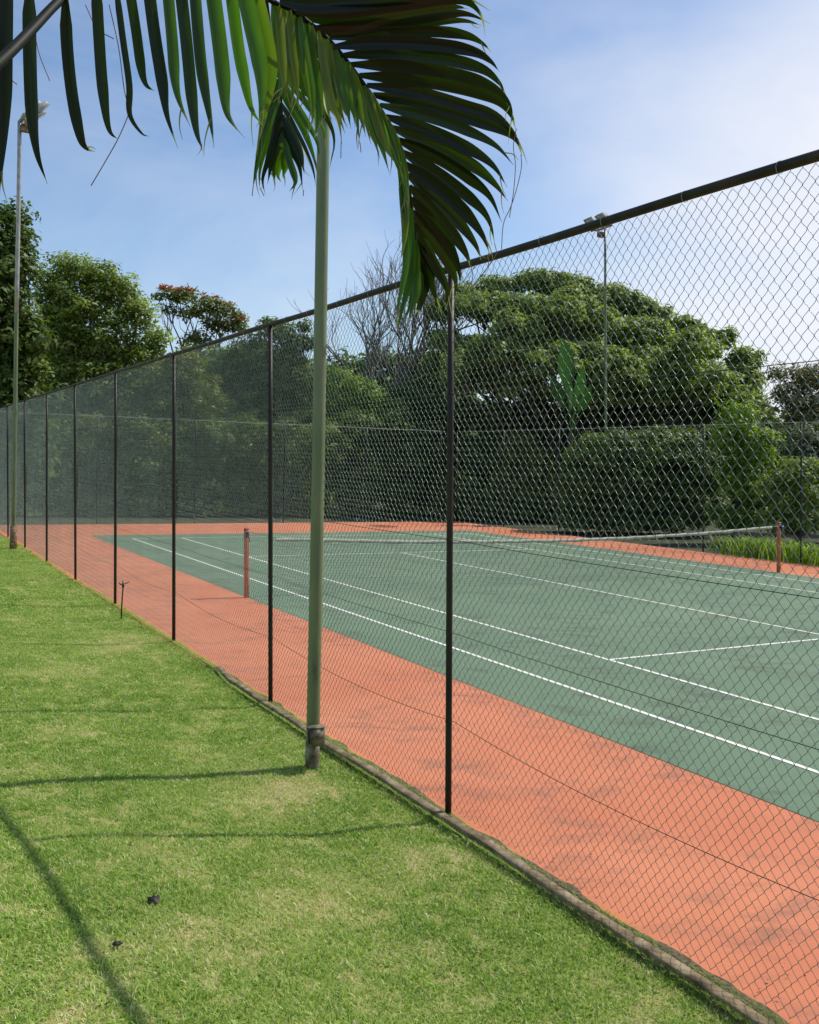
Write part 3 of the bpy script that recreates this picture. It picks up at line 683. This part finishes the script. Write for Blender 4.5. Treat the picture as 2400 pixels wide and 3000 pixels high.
def bare_tree():
    r = np.random.default_rng(61); base = at(742, 974, 50); base[2] = 0
    root = empty('bare_tree', base, 'leafless grey twiggy tree rising behind the fence right of the near pole', 'tree')
    m_ = MB(); tw = MB()
    def grow(mm, a, d, L_, rad, lvl):
        n = 6; P = [a]; 
        for k in range(n):
            d = d+r.normal(size=3)*.13+np.array([0, 0, .07]); d /= np.linalg.norm(d); P.append(P[-1]+d*L_/n)
        P = np.array(P); (m_ if lvl < 2 else tw).tube(P, np.linspace(rad, rad*.55, n+1), 6 if lvl < 2 else 4, False)
        if lvl < 5:
            for k in range((4 if lvl < 3 else 3) if lvl else 7):
                i = r.integers(2, n+1) if lvl else r.integers(3, n+1)
                dd = d+r.normal(size=3)*(.42 if lvl else .38); dd[2] = abs(dd[2])*.9+.42; dd /= np.linalg.norm(dd)
                grow(mm, P[i], dd, L_*r.uniform(.58, .78), rad*.58, lvl+1)
    grow(m_, np.array([0, 0, -.1]), np.array([0, 0, 1.0]), 5.9, .16, 0)
    m_.build('trunk', M['barkg'], root, smooth=True); tw.build('twigs', M['barkg'], root, smooth=True)
bare_tree()
tree('milkwood_tree', 'huge spreading umbrella shaped tree beyond the court behind the mesh', 'tree',
     [(985, 622, 52, 24), (1050, 605, 55, 22), (1125, 600, 60, 22), (1200, 615, 62, 24), (1270, 632, 60, 24), (1330, 650, 52, 24), (1390, 672, 46, 22), (1430, 690, 34, 18),
      (945, 665, 42, 18), (1020, 655, 70, 22, -2), (1120, 655, 80, 26, -3), (1230, 675, 90, 28, -3), (1340, 700, 80, 26, -2), (1480, 705, 40, 20), (1515, 720, 30, 18),
      (925, 712, 30, 14), (990, 735, 60, 16, -2), (1090, 740, 70, 24, -4), (1220, 755, 80, 26, -4), (1350, 760, 80, 28, -3), (1450, 750, 60, 26, -1), (1560, 765, 40, 26),
      (920, 775, 36, 18), (1000, 800, 70, 24, -3), (1110, 815, 70, 26, -4), (1240, 825, 70, 26, -4), (1360, 830, 80, 30, -3), (1480, 815, 70, 34, -2), (1580, 820, 50, 36, -1), (1545, 860, 60, 30, -2), (1060, 745, 60, 30, -5), (1160, 770, 70, 34, -6), (1290, 790, 70, 34, -5), (1420, 795, 70, 34, -3), (1100, 700, 60, 24, 2), (1200, 720, 70, 30, 2), (1320, 735, 70, 30, 2), (1000, 765, 50, 24, 1)],
     47, (1185, 0), 'mid', leaf=.24, per=16, clump=.36, seed=7, trunk_r=.26, thick=.85, flat=.75, shell=.8, fill=.16, twigs=3, fork=.6)
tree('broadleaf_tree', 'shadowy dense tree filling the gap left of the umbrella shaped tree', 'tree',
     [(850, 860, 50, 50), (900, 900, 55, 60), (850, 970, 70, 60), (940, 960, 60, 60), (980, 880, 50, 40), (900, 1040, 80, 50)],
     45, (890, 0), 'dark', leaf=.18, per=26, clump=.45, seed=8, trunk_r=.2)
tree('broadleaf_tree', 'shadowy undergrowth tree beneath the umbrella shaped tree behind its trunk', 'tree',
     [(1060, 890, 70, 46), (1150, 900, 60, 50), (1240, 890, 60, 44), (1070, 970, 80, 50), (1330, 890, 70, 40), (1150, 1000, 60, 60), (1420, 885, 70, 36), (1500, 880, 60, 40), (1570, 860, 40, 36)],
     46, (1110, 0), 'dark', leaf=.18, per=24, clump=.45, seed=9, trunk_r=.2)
tree('broadleaf_tree', 'hazy brownish green tree at the right edge behind the mesh', 'tree',
     [(1690, 800, 45, 26), (1750, 800, 60, 36), (1665, 850, 45, 40), (1730, 880, 70, 50), (1680, 930, 60, 50), (1640, 790, 22, 20), (1790, 930, 80, 80)],
     38, (1710, 0), 'brown', leaf=.15, per=22, clump=.4, seed=10, bark='barkg', trunk_r=.16)
# shrubs behind the fences
def shrub(label, blobs, depth, kind, seed, leaf=.14, per=26, clump=.35, name='shrub', group=None):
    blobs = blobs+[(b[0], 1098, b[2]*.9, 22) for b in blobs[:4]]
    b0 = blobs[0]; return tree(name, label, 'shrub', blobs, depth, (b0[0], 0), kind, leaf, per, clump, seed, trunk_r=.07, twigs=2, fork=.3, group=group)
shrub('large rounded hedge bush with lit top and dark front beyond the net', [(1300, 960, 100, 46), (1400, 950, 90, 44), (1250, 1020, 80, 60), (1340, 1030, 100, 70), (1460, 1000, 80, 60), (1440, 1070, 90, 50), (1230, 1080, 60, 40), (1345, 925, 30, 18), (1480, 930, 40, 26), (1220, 975, 30, 30)], 35, 'dark', 20, per=30)
shrub('bright lime green shrub left of the far net post', [(1550, 880, 34, 34), (1530, 930, 40, 40), (1590, 950, 44, 50), (1560, 1020, 50, 50), (1600, 1070, 50, 40)], 31.5, 'bright', 21)
shrub('green shrub with loose twigs right of the far net post', [(1690, 1010, 50, 50), (1640, 1040, 40, 44), (1720, 1080, 50, 50), (1660, 1100, 50, 30)], 30, 'mid', 22)
shrub('grey leaved thicket at the right edge under the brownish tree', [(1680, 950, 55, 50), (1740, 960, 50, 60), (1790, 1020, 50, 80)], 33, 'grey', 23)
shrub('olive yellow shrub left of the rounded hedge bush', [(1090, 950, 40, 34), (1130, 990, 44, 44), (1080, 1030, 50, 44), (1150, 1060, 50, 40)], 42, 'olive', 24)
shrub('low clipped dark hedge behind the far corner of the court', [(960, 1060, 45, 36), (1030, 1065, 45, 36), (1100, 1070, 45, 34), (1160, 1085, 40, 30)], 41, 'dark', 25)
specs = [(-40, 38, 'dark'), (40, 36, 'mid'), (120, 37, 'dark'), (195, 38, 'olive'), (270, 38, 'dark'), (350, 39, 'mid'), (430, 39, 'dark'), (510, 40, 'dark'), (590, 40.5, 'dark'), (670, 41, 'mid'), (750, 41.5, 'dark'), (830, 42, 'dark')]
desc = ['leftmost shrub of the row behind the end fence past the frame edge', 'shrub behind the end fence just right of the far light pole', 'dark shrub behind the end fence below the left edge of the broad rounded tree',
        'olive shrub behind the end fence below the broad rounded tree', 'dark shrub behind the end fence left of the third nearest post', 'green shrub behind the end fence crossed by the third nearest post',
        'dark shrub behind the end fence between third and second nearest posts', 'dark shrub behind the end fence right above the near net post', 'dark shrub behind the end fence crossed by the second nearest post',
        'green shrub behind the end fence crossed by the near light pole', 'dark shrub behind the end fence just right of the near light pole', 'dark shrub behind the end fence midway between light pole and nearest post']
for k, ((u, d, kd), ds) in enumerate(zip(specs, desc)):
    rr = random.Random(k+50)
    shrub(ds, [(u, 1050, 52, 46), (u-25, 985+rr.randint(-12, 12), 44, 44), (u+28, 975+rr.randint(-14, 14), 44, 46), (u+rr.randint(-10, 10), 915+rr.randint(-10, 20), 46, 44)], d, kd, 100+k, leaf=.15, per=24, clump=.4,
          group='shrubs in a row behind the end fence')
# banana plant with paddle leaves under the umbrella tree
def banana():
    base = at(1200, 974, 38); base[2] = 0; r = np.random.default_rng(5)
    root = empty('banana_plant', base, 'tall plant with upright paddle shaped bright leaves before the umbrella tree', 'plant')
    m_ = MB(); fk = np.array([0, 0, 3.6]); limb(m_, [0, 0, -.1], fk, .14, .09, r, .05); m_.build('stem', M['bark'], root, smooth=True)
    for (u, v, w_, tw) in ((1186, 712, .34, .4), (1226, 772, .30, .9), (1204, 800, .26, -.9), (1160, 790, .24, .2), (1245, 815, .26, -.3)):
        tip = at(u, v, 38-r.uniform(-.4, .4))-base; n = 14; t = np.linspace(0, 1, n)
        P = fk*(1-t)[:, None]+tip*t[:, None]+np.outer(np.sin(np.pi*t), [0, 0, .12])
        T = np.gradient(P, axis=0); T /= np.linalg.norm(T, axis=1)[:, None]
        sd = np.cross(T, fwd*math.cos(tw)+rt*math.sin(tw)); sd /= np.linalg.norm(sd, axis=1)[:, None]; nn = np.cross(sd, T)
        wv = w_*np.where(t < .4, .08, np.sin(np.pi*np.clip((t-.36)/.66, 0, 1))**1.15)[:, None]
        V = np.stack([P-sd*wv+nn*wv*.3, P, P+sd*wv+nn*wv*.3], 1).reshape(-1, 3); i = np.arange(n-1)[:, None]*3; j = np.arange(2)[None]
        mesh_np('leaf_blade', V, np.stack([i+j, i+j+1, i+j+4, i+j+3], -1).reshape(-1, 4), LM['paddle'], root, True, {'v': np.full(len(V), .6)})
banana()
# strappy tufts by the far net post
def tuft(u, v, label, n, h, seed):
    r = np.random.default_rng(seed); p = ground_at(u, v); p[0] = max(p[0], 14.6)
    root = empty('strappy_plant', (p[0], p[1], 0), label, 'plant', 'strap leaved plants along the far side fence')
    m_ = MB()
    for k in range(n):
        a = r.uniform(0, 6.28); o = np.array([r.normal(0, .28), r.normal(0, .45), 0]); hh = h*r.uniform(.6, 1.1); rr = hh*r.uniform(.3, .9)
        t = np.linspace(0, 1, 7)[:, None]; d = np.array([math.cos(a), math.sin(a), 0])
        P = o+d*rr*t**1.6+np.array([0, 0, 1])*hh*(t*1.5-.75*t*t)-np.array([0, 0, .03]); s = np.cross(d, [0, 0, 1])*.016*(1-t**2.5+.05)
        V = np.stack([P-s, P+s], 1).reshape(-1, 3); i = np.arange(6)*2
        m_.add(V, q=np.stack([i, i+1, i+3, i+2], -1), a=np.clip(r.normal(.55, .2), 0, 1))
    m_.build('leaves', LM['bright'], root)
for k, (u, v, lb) in enumerate([(1560, 1168, 'strap leaved green tuft left of the far net post'), (1615, 1174, 'strap leaved green tuft directly behind the far net post'),
                                (1675, 1182, 'strap leaved green tuft right of the far net post'), (1735, 1192, 'strap leaved green tuft at the right edge by the court rim')]):
    tuft(u, v, lb, 170, .75, 70+k)
# far woodland behind everything
r = np.random.default_rng(99); bl = []
for a in np.arange(-25, 85, 3.2):
    d = r.uniform(60, 72); rad = math.radians(a); c = CAMPOS+np.array([math.sin(rad)*d, math.cos(rad)*d, 0]); 
    for lay in range(3 if a < 30 else 2):
        cc = c.copy(); cc[2] = 1.4+lay*(2.6 if a < 30 else 1.9)+r.uniform(-.5, .6); cc[:2] += r.normal(size=2)*1.2
        bl.append((cc, np.array([3.4, 3.4, r.uniform(2.2, 3.0)])))
P, NN, v = crown_points(bl, 30, r, 1.0); k = P[:, 2] > 0; P, NN, v = P[k], NN[k], v[k]
tag(mesh_np('distant_woodland', leaves(P, NN, .5, r), np.arange(4*len(P)).reshape(-1, 4), LM['dark'], attrs={'v': np.repeat(v, 4)}), 'dark distant woodland behind the shrubs and trees', 'woodland', kind='stuff')

# ------------------------------------------------------------------ the palm
rnd = random.Random(11)
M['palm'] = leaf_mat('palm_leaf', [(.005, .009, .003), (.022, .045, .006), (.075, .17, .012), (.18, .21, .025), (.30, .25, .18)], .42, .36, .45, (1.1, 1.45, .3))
def leaflet(m_, P, w_, roll, v, fold=.28, taper=.0):
    """P: world spine; w_: full width in metres"""
    n = len(P); t = np.linspace(0, 1, n); T = np.gradient(P, axis=0); T /= np.linalg.norm(T, axis=1)[:, None]
    P = P+np.stack([np.sin(t*rnd.uniform(5, 9)+rnd.uniform(0, 6)), np.sin(t*rnd.uniform(5, 9)+rnd.uniform(0, 6)), 0*t], -1)*.0035*t[:, None]
    vd = P-CAMPOS; vd /= np.linalg.norm(vd, axis=1)[:, None]
    s = np.cross(T, vd); s /= np.linalg.norm(s, axis=1)[:, None]; nn = np.cross(s, T)
    ro = roll*(1+.3*np.sin(t*2.5))[:, None]; s, nn = s*np.cos(ro)+nn*np.sin(ro), nn*np.cos(ro)-s*np.sin(ro)
    prof = np.where(t < .12, .35+.65*(t/.12), np.where(t < .5, 1.0, np.clip(1-(t-.5)/.5, 0, 1)**1.15))
    wv = (w_*.5*np.maximum(prof, .04))[:, None]
    cols = [P-s*wv, P-s*wv*.5+nn*wv*fold*.5, P+nn*wv*fold*1.2, P+s*wv*.5+nn*wv*fold*.5, P+s*wv]
    V = np.stack(cols, 1).reshape(-1, 3); i = np.arange(n-1)[:, None]*5; j = np.arange(4)[None]
    brown = rnd.uniform(.86, .97)
    vv = np.clip(np.where(t > brown, 1.0, v)[:, None]+np.array([.09, -.05, -.01, .05, .11])*(1 if v > .25 else .4)*(1+.5*np.sin(t*23+v*40))[:, None], 0, 1)
    if w_ > .02 and rnd.random() < .6:                          # a split, dried strand beside the tip
        i0 = int(n*rnd.uniform(.74, .86)); a_ = P[i0]+s[i0]*wv[i0]*.5; e_ = P[-1]+s[-1]*rnd.uniform(-.035, .035)+np.array([0, 0, -rnd.uniform(-.01, .045)])
        tt = np.linspace(0, 1, 9)[:, None]; Q = a_*(1-tt)+e_*tt+s[-1]*np.sin(tt*3.1)*rnd.uniform(-.012, .012); ww = .0028*(1-tt)+.0004
        m_.add(np.stack([Q-s[i0]*ww, Q+s[i0]*ww], 1).reshape(-1, 3), q=np.stack([np.arange(8)*2, np.arange(8)*2+1, np.arange(8)*2+3, np.arange(8)*2+2], -1), a=.93)
    m_.add(V, q=np.stack([i+j, i+j+1, i+j+6, i+j+5], -1).reshape(-1, 4), a=vv.ravel())
def R7(p): return (431.25+p[0]/2.4, p[1]/2.4)
def sp3(pts, d0, d1, n=22):
    m3 = np.array([[*p, 0] for p in pts], float); L_ = np.concatenate([[0], np.cumsum(np.linalg.norm(np.diff(m3[:, :2], axis=0), axis=1))]); L_ /= L_[-1]
    return spline([at(p[0], p[1], d0+(d1-d0)*f) for p, f in zip(pts, L_)], n)
crown_c = at(-330, 470, 1.9)
palm = empty('palm_tree', (crown_c[0]-.15, crown_c[1], float(lawn_z(crown_c[0], crown_c[1]))), 'palm whose big dark fronds arch over the lawn from the upper left', 'palm tree')
bpy.context.view_layer.update()
PO = np.array(palm.location)
def pbuild(m_, name, mat, parent, smooth=True):
    m_.v = [v_-PO for v_ in m_.v]; return m_.build(name, mat, parent, smooth)
rachis_px = [(-330, 470), (-120, 235), (0, 130), (62, 68), (125, 2), (200, -62), (300, -105), (400, -108), (480, -82), (545, -30), R7((330, 0)), R7((430, 45)), R7((540, 125)), R7((620, 195)), R7((700, 285)), R7((790, 405)),
             R7((860, 505)), R7((920, 605)), R7((970, 710)), R7((1005, 830)), R7((1030, 950)), R7((1050, 1080)), R7((1066, 1210)), R7((1074, 1330)), R7((1078, 1420))]
dep = np.interp(np.arange(len(rachis_px)), [0, 2, 6, 10, 16, 24], [1.9, 2.15, 2.6, 2.95, 3.3, 3.45])
RP = spline([at(p[0], p[1], d) for p, d in zip(rachis_px, dep)], 160)
def rdep(u, v):
    pr = np.array(rachis_px); k = np.argmin(np.hypot(pr[:, 0]-u, pr[:, 1]-v)); return dep[k]
rnd = random.Random(11)
fr = MB()
# hanging leaflets on the near side (pixels of the calibration frame)
left = [([(12, -60), (13, 60), (10, 190), (5, 320), (1, 430)], 27, .0), ([(62, -40), (62, 100), (68, 230), (79, 325), (97, 386)], 27, .02),
 ([(137, -20), (141, 100), (152, 200), (170, 285), (182, 312), (198, 318)], 24, .04), ([(200, -62), (209, 80), (218, 190), (228, 270), (247, 293)], 22, .08),
 ([(238, -80), (258, 80), (272, 180), (275, 240), (300, 280), (314, 288)], 13, .08), ([(262, -92), (284, 50), (297, 130), (307, 178), (322, 192)], 20, .15),
 ([(304, -105), (324, 60), (340, 170), (352, 240), (376, 312)], 24, .12), ([(345, -108), (362, 80), (374, 190), (400, 268)], 23, .4),
 ([(370, -108), (392, 80), (405, 200), (414, 280), (424, 318)], 24, .25), ([(402, -108), (420, 90), (436, 220), (452, 313)], 23, .3),
 ([(438, -100), (458, 60), (470, 160), (480, 235), (498, 275)], 30, .4), ([(478, -84), (497, 60), (512, 150), (526, 225), (553, 262)], 25, .45),
 ([(505, -65), (530, 50), (545, 130), (552, 210), (548, 262)], 33, .5), ([(525, -50), (552, 60), (566, 150), (560, 230), (540, 330)], 36, .55)]
for pts, wpx, v in left:
    d = rdep(*pts[0]); leaflet(fr, sp3(pts, d, d+.10, 26), wpx*PXM*d*1.08, rnd.uniform(-.35, .35), v+rnd.uniform(-.05, .05))
left7 = [[(345, 5), (372, 220), (385, 400), (378, 520)], [(390, 20), (405, 220), (415, 400), (405, 520)], [(430, 45), (445, 240), (465, 420), (480, 560)], [(465, 70), (490, 280), (520, 450), (545, 640)],
 [(500, 95), (530, 300), (560, 480), (570, 640), (560, 700)], [(540, 125), (565, 330), (590, 500), (612, 600)], [(575, 155), (610, 360), (645, 520), (672, 610), (688, 730)], [(620, 195), (650, 400), (685, 540), (722, 650)],
 [(655, 230), (695, 420), (725, 540), (742, 650)], [(700, 285), (735, 420), (765, 560), (785, 730)], [(740, 335), (785, 480), (815, 610), (845, 730)], [(790, 405), (830, 540), (865, 660), (905, 770), (930, 870)],
 [(840, 475), (880, 600), (920, 700), (965, 800), (1000, 900)], [(880, 540), (925, 670), (970, 790), (1010, 930)], [(920, 605), (960, 730), (1000, 860), (1022, 1000)], [(970, 710), (1000, 830), (1020, 960), (1030, 1120)],
 [(1005, 840), (1008, 980), (1020, 1150), (1018, 1320), (985, 1500), (958, 1640)], [(1030, 950), (1030, 1120), (1040, 1280), (1030, 1430), (1000, 1560), (978, 1680)], [(1050, 1080), (1052, 1250), (1056, 1400), (1040, 1520), (1010, 1650)],
 [(1066, 1210), (1066, 1350), (1068, 1470), (1050, 1560), (1030, 1640)]]
dense = []
for k, pts in enumerate(left7):
    dense.append((k, pts))
    if k < 16 and k+1 < len(left7):
        A = np.array([[*p_] for p_ in pts], float); B = np.array(left7[k+1], float); n_ = 4
        ia = np.linspace(0, len(A)-1, n_); ib = np.linspace(0, len(B)-1, n_)
        Cc = [[(np.interp(a_, range(len(A)), A[:, c])+np.interp(b_, range(len(B)), B[:, c]))/2+rnd.uniform(-8, 8)*(q_/3) for c in (0, 1)] for q_, (a_, b_) in enumerate(zip(ia, ib))]
        Cc[-1][1] -= rnd.uniform(0, 60); dense.append((k, Cc))
for k, pts in dense:
    p = [R7(q) for q in pts]; d = rdep(*p[0]); leaflet(fr, sp3(p, d+rnd.uniform(-.03, .03), d+rnd.uniform(-.10, .02), 24), rnd.uniform(16, 22)*(1 if k < 16 else 1.1)*PXM*d, rnd.uniform(-.3, .3), rnd.choice([.42, .5, .58, .64, .72]) if k < 16 else .4)  # higher v puts the glow of sun through these leaflets into their colour
right7 = [[(380, 8), (600, 28), (900, 5), (1200, -25), (1300, -10)], [(500, 90), (750, 98), (1000, 62), (1250, 34), (1330, 45)], [(590, 165), (800, 152), (1050, 122), (1280, 104), (1400, 128)], [(330, -30), (700, -95), (1050, -75), (1250, -40), (1330, 10)], [(400, 20), (700, 5), (1000, -30), (1230, -38), (1340, -5), (1400, 80)],
 [(460, 62), (700, 60), (1000, 25), (1220, -2), (1330, 10), (1390, 60), (1415, 135)], [(560, 140), (800, 138), (1080, 90), (1250, 68), (1350, 78), (1440, 122)],
 [(620, 190), (850, 168), (1150, 160), (1320, 178), (1400, 215), (1442, 262)], [(655, 235), (900, 215), (1180, 228), (1360, 262), (1450, 310), (1493, 362)],
 [(695, 280), (950, 268), (1220, 300), (1400, 348), (1490, 415), (1525, 475)], [(735, 325), (1000, 335), (1280, 378), (1440, 432), (1525, 510), (1562, 600)],
 [(780, 380), (1050, 402), (1320, 452), (1470, 505), (1548, 580), (1578, 660)], [(820, 430), (1080, 468), (1330, 540), (1470, 590), (1560, 680), (1560, 700)],
 [(850, 478), (1100, 528), (1340, 596), (1490, 648), (1575, 705), (1600, 790)], [(885, 530), (1130, 590), (1330, 660), (1470, 735), (1560, 835)],
 [(915, 588), (1150, 665), (1330, 750), (1450, 835), (1530, 945)], [(935, 640), (1180, 738), (1360, 840), (1470, 935), (1538, 1015)],
 [(960, 698), (1190, 805), (1350, 910), (1445, 1000), (1502, 1125)], [(985, 760), (1190, 882), (1340, 1000), (1425, 1100), (1468, 1240)],
 [(1000, 820), (1190, 955), (1320, 1075), (1395, 1180), (1438, 1290)], [(1022, 880), (1190, 1025), (1295, 1135), (1362, 1235), (1396, 1315)],
 [(1035, 940), (1170, 1085), (1262, 1195), (1318, 1285), (1346, 1345)], [(1045, 1000), (1165, 1155), (1240, 1260), (1280, 1350), (1292, 1440)],
 [(1052, 1065), (1155, 1220), (1228, 1330), (1268, 1420), (1268, 1500)], [(1060, 1130), (1135, 1280), (1185, 1380), (1222, 1470), (1216, 1565)],
 [(1068, 1210), (1122, 1350), (1152, 1450), (1178, 1575)], [(1074, 1290), (1105, 1400), (1112, 1490), (1085, 1595)], [(1076, 1360), (1082, 1450), (1085, 1530), (1062, 1590)]]
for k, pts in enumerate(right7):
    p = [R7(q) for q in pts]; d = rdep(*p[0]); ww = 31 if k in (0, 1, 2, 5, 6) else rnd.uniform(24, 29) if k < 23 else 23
    v = rnd.choice([.0, .03, .07, .11, .16])  # low v paints the shade on this side into the leaf colour
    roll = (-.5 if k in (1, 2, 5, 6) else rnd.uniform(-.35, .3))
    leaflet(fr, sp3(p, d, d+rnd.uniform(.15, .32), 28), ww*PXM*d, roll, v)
# dry threads hanging from the leaflet tips
ths = []
for pts in ([(1598, 780), (1600, 850), (1575, 960), (1545, 1050), (1510, 1130), (1500, 1260)], [(1575, 650), (1560, 740), (1570, 830), (1562, 960), (1540, 1100)], [(1465, 1230), (1470, 1290), (1400, 1390), (1340, 1460)], [(1345, 1340), (1355, 1400), (1330, 1460), (1290, 1500)],
            [(1435, 1280), (1430, 1350), (1390, 1400)], [(690, 700), (688, 800)], [(785, 720), (790, 770)], [(245, 940), (240, 990)], [(280, 950), (300, 990)], [(500, 960), (498, 990)]):
    p = [R7(q) for q in pts]; d = 3.4; th = MB(); th.tube(sp3(p, d, d, 18), .0016, 4, False); ths.append(th)
for pts in ([(275, 232), (250, 290), (222, 340), (192, 391)], [(180, 10), (205, 60), (240, 82)], [(230, 10), (250, 100), (262, 190), (274, 232)], [(75, 80), (85, 120), (105, 170)], [(10, 140), (22, 165), (36, 178)]):
    th = MB(); th.tube(sp3(pts, 2.6, 2.6, 14), .0013, 4, False); ths.append(th)
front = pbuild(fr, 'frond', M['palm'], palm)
rch = MB(); rch.tube(RP, np.interp(np.linspace(0, 1, 160), [0, .12, .3, .75, 1], [.016, .012, .009, .006, .003]), 9); pbuild(rch, 'rachis', M['rachis'], front)
for th in ths: pbuild(th, 'dry_thread', M['deadleaf'], front)
# the tip of a second frond hanging behind
fr = MB(); rp2 = [(300, -120), (320, 60), (350, 260), (380, 430), (392, 580), (402, 700), (407, 800)]
R2 = sp3([R7(p) for p in rp2], 3.5, 3.9, 40)
sec = [[(372, 400), (345, 560), (290, 720), (255, 860), (246, 960)], [(380, 450), (350, 620), (305, 760), (275, 880), (278, 960)], [(386, 520), (352, 680), (320, 800), (295, 900), (312, 985)], [(390, 580), (365, 720), (335, 830), (318, 930)],
 [(395, 640), (372, 760), (352, 860), (345, 940)], [(400, 700), (385, 800), (372, 880), (385, 920)], [(404, 760), (402, 840), (402, 905)], [(402, 700), (425, 800), (450, 880), (455, 930), (430, 970)],
 [(398, 640), (440, 750), (475, 840), (500, 960)], [(393, 580), (450, 700), (490, 800), (505, 880)], [(388, 520), (450, 640), (500, 740), (545, 850), (560, 940)], [(380, 450), (450, 570), (510, 680), (552, 790), (570, 900)],
 [(370, 380), (440, 500), (510, 610), (570, 720), (585, 850)], [(360, 320), (450, 440), (540, 560), (600, 660), (615, 760)], [(350, 260), (460, 400), (560, 520), (630, 620), (655, 720), (630, 850)], [(340, 200), (470, 340), (580, 470), (660, 580), (690, 660)],
 [(345, 240), (320, 400), (300, 520), (290, 640)], [(360, 320), (335, 450), (318, 560), (300, 700), (285, 800)]]
for k, pts in enumerate(sec):
    p = [R7(q) for q in pts]; leaflet(fr, sp3(p, 3.7, 3.75+rnd.uniform(-.08, .1), 20), rnd.uniform(13, 19)*PXM*3.7, rnd.uniform(-.5, .5), rnd.choice([.1, .2, .35, .45]))
f2 = pbuild(fr, 'frond', M['palm'], palm); rch = MB(); rch.tube(R2, np.linspace(.007, .002, 40), 7); pbuild(rch, 'rachis', M['rachis'], f2)
# the rest of the palm, outside the frame: trunk and fronds leaning away
m_ = MB(); zt = crown_c[2]-PO[2]; zz = np.linspace(-.2, zt, 14); m_.tube(np.stack([.03*np.sin(zz), zz*0, zz], -1), np.linspace(.10, .07, 14), 16); m_.build('trunk', M['barkg'], palm, smooth=True)
for k, az in enumerate((150, 195, 235, 100)):
    a = math.radians(az); d = np.array([math.cos(a), math.sin(a), 0]); t = np.linspace(0, 1, 30)
    P = crown_c+np.array([-.1, 0, 0])+d*(t*1.9)[:, None]+np.array([0, 0, 1])*(1.5*t-1.7*t*t)[:, None]
    fr = MB(); s = np.cross(d, [0, 0, 1])
    for j in range(4, 30):
        for sg in (-1, 1):
            tt = np.linspace(0, 1, 8)[:, None]; Lf = .55*math.sin(math.pi*min(1, (j+4)/36))+.12
            leaflet(fr, P[j]+(s*sg*.8+d*.5)*Lf*tt+np.array([0, 0, -1])*Lf*.55*tt**2, .03, .2, rnd.uniform(.1, .6))
    f3 = pbuild(fr, 'frond', M['palm'], palm); rch = MB(); rch.tube(P, np.linspace(.014, .003, 30), 7); pbuild(rch, 'rachis', M['rachis'], f3)
# the second frond's stem back to the crown
m_ = MB(); m_.tube(spline([crown_c, at(-60, -160, 2.6), at(300, -300, 3.1), at(520, -200, 3.4), R2[0]], 40), np.linspace(.018, .007, 40), 7); pbuild(m_, 'rachis', M['rachis'], f2)

# kerb labels: each by what it lies beside
kl = ['concrete kerb block out of frame nearest the viewer', 'mossy kerb block just outside the bottom of the picture', 'mossy kerb block at the bottom right corner under the mesh',
      'mossy kerb block second up from the bottom right corner', 'mossy kerb block third up from the bottom right corner', 'kerb block just in front of the nearest fence post',
      'kerb block at the foot of the nearest fence post', 'kerb block midway between nearest fence post and light pole', 'kerb block just in front of the light pole foot',
      'kerb block right behind the light pole foot', 'kerb block at the foot of the second nearest fence post', 'kerb block at the curved far tip of the kerb', 'small kerb end piece tucked in grass at the far tip']
for k, (y, o) in enumerate(kerbs): o['label'] = kl[min(k, len(kl)-1)]
print('kerbs', [round(y, 2) for y, _ in kerbs])
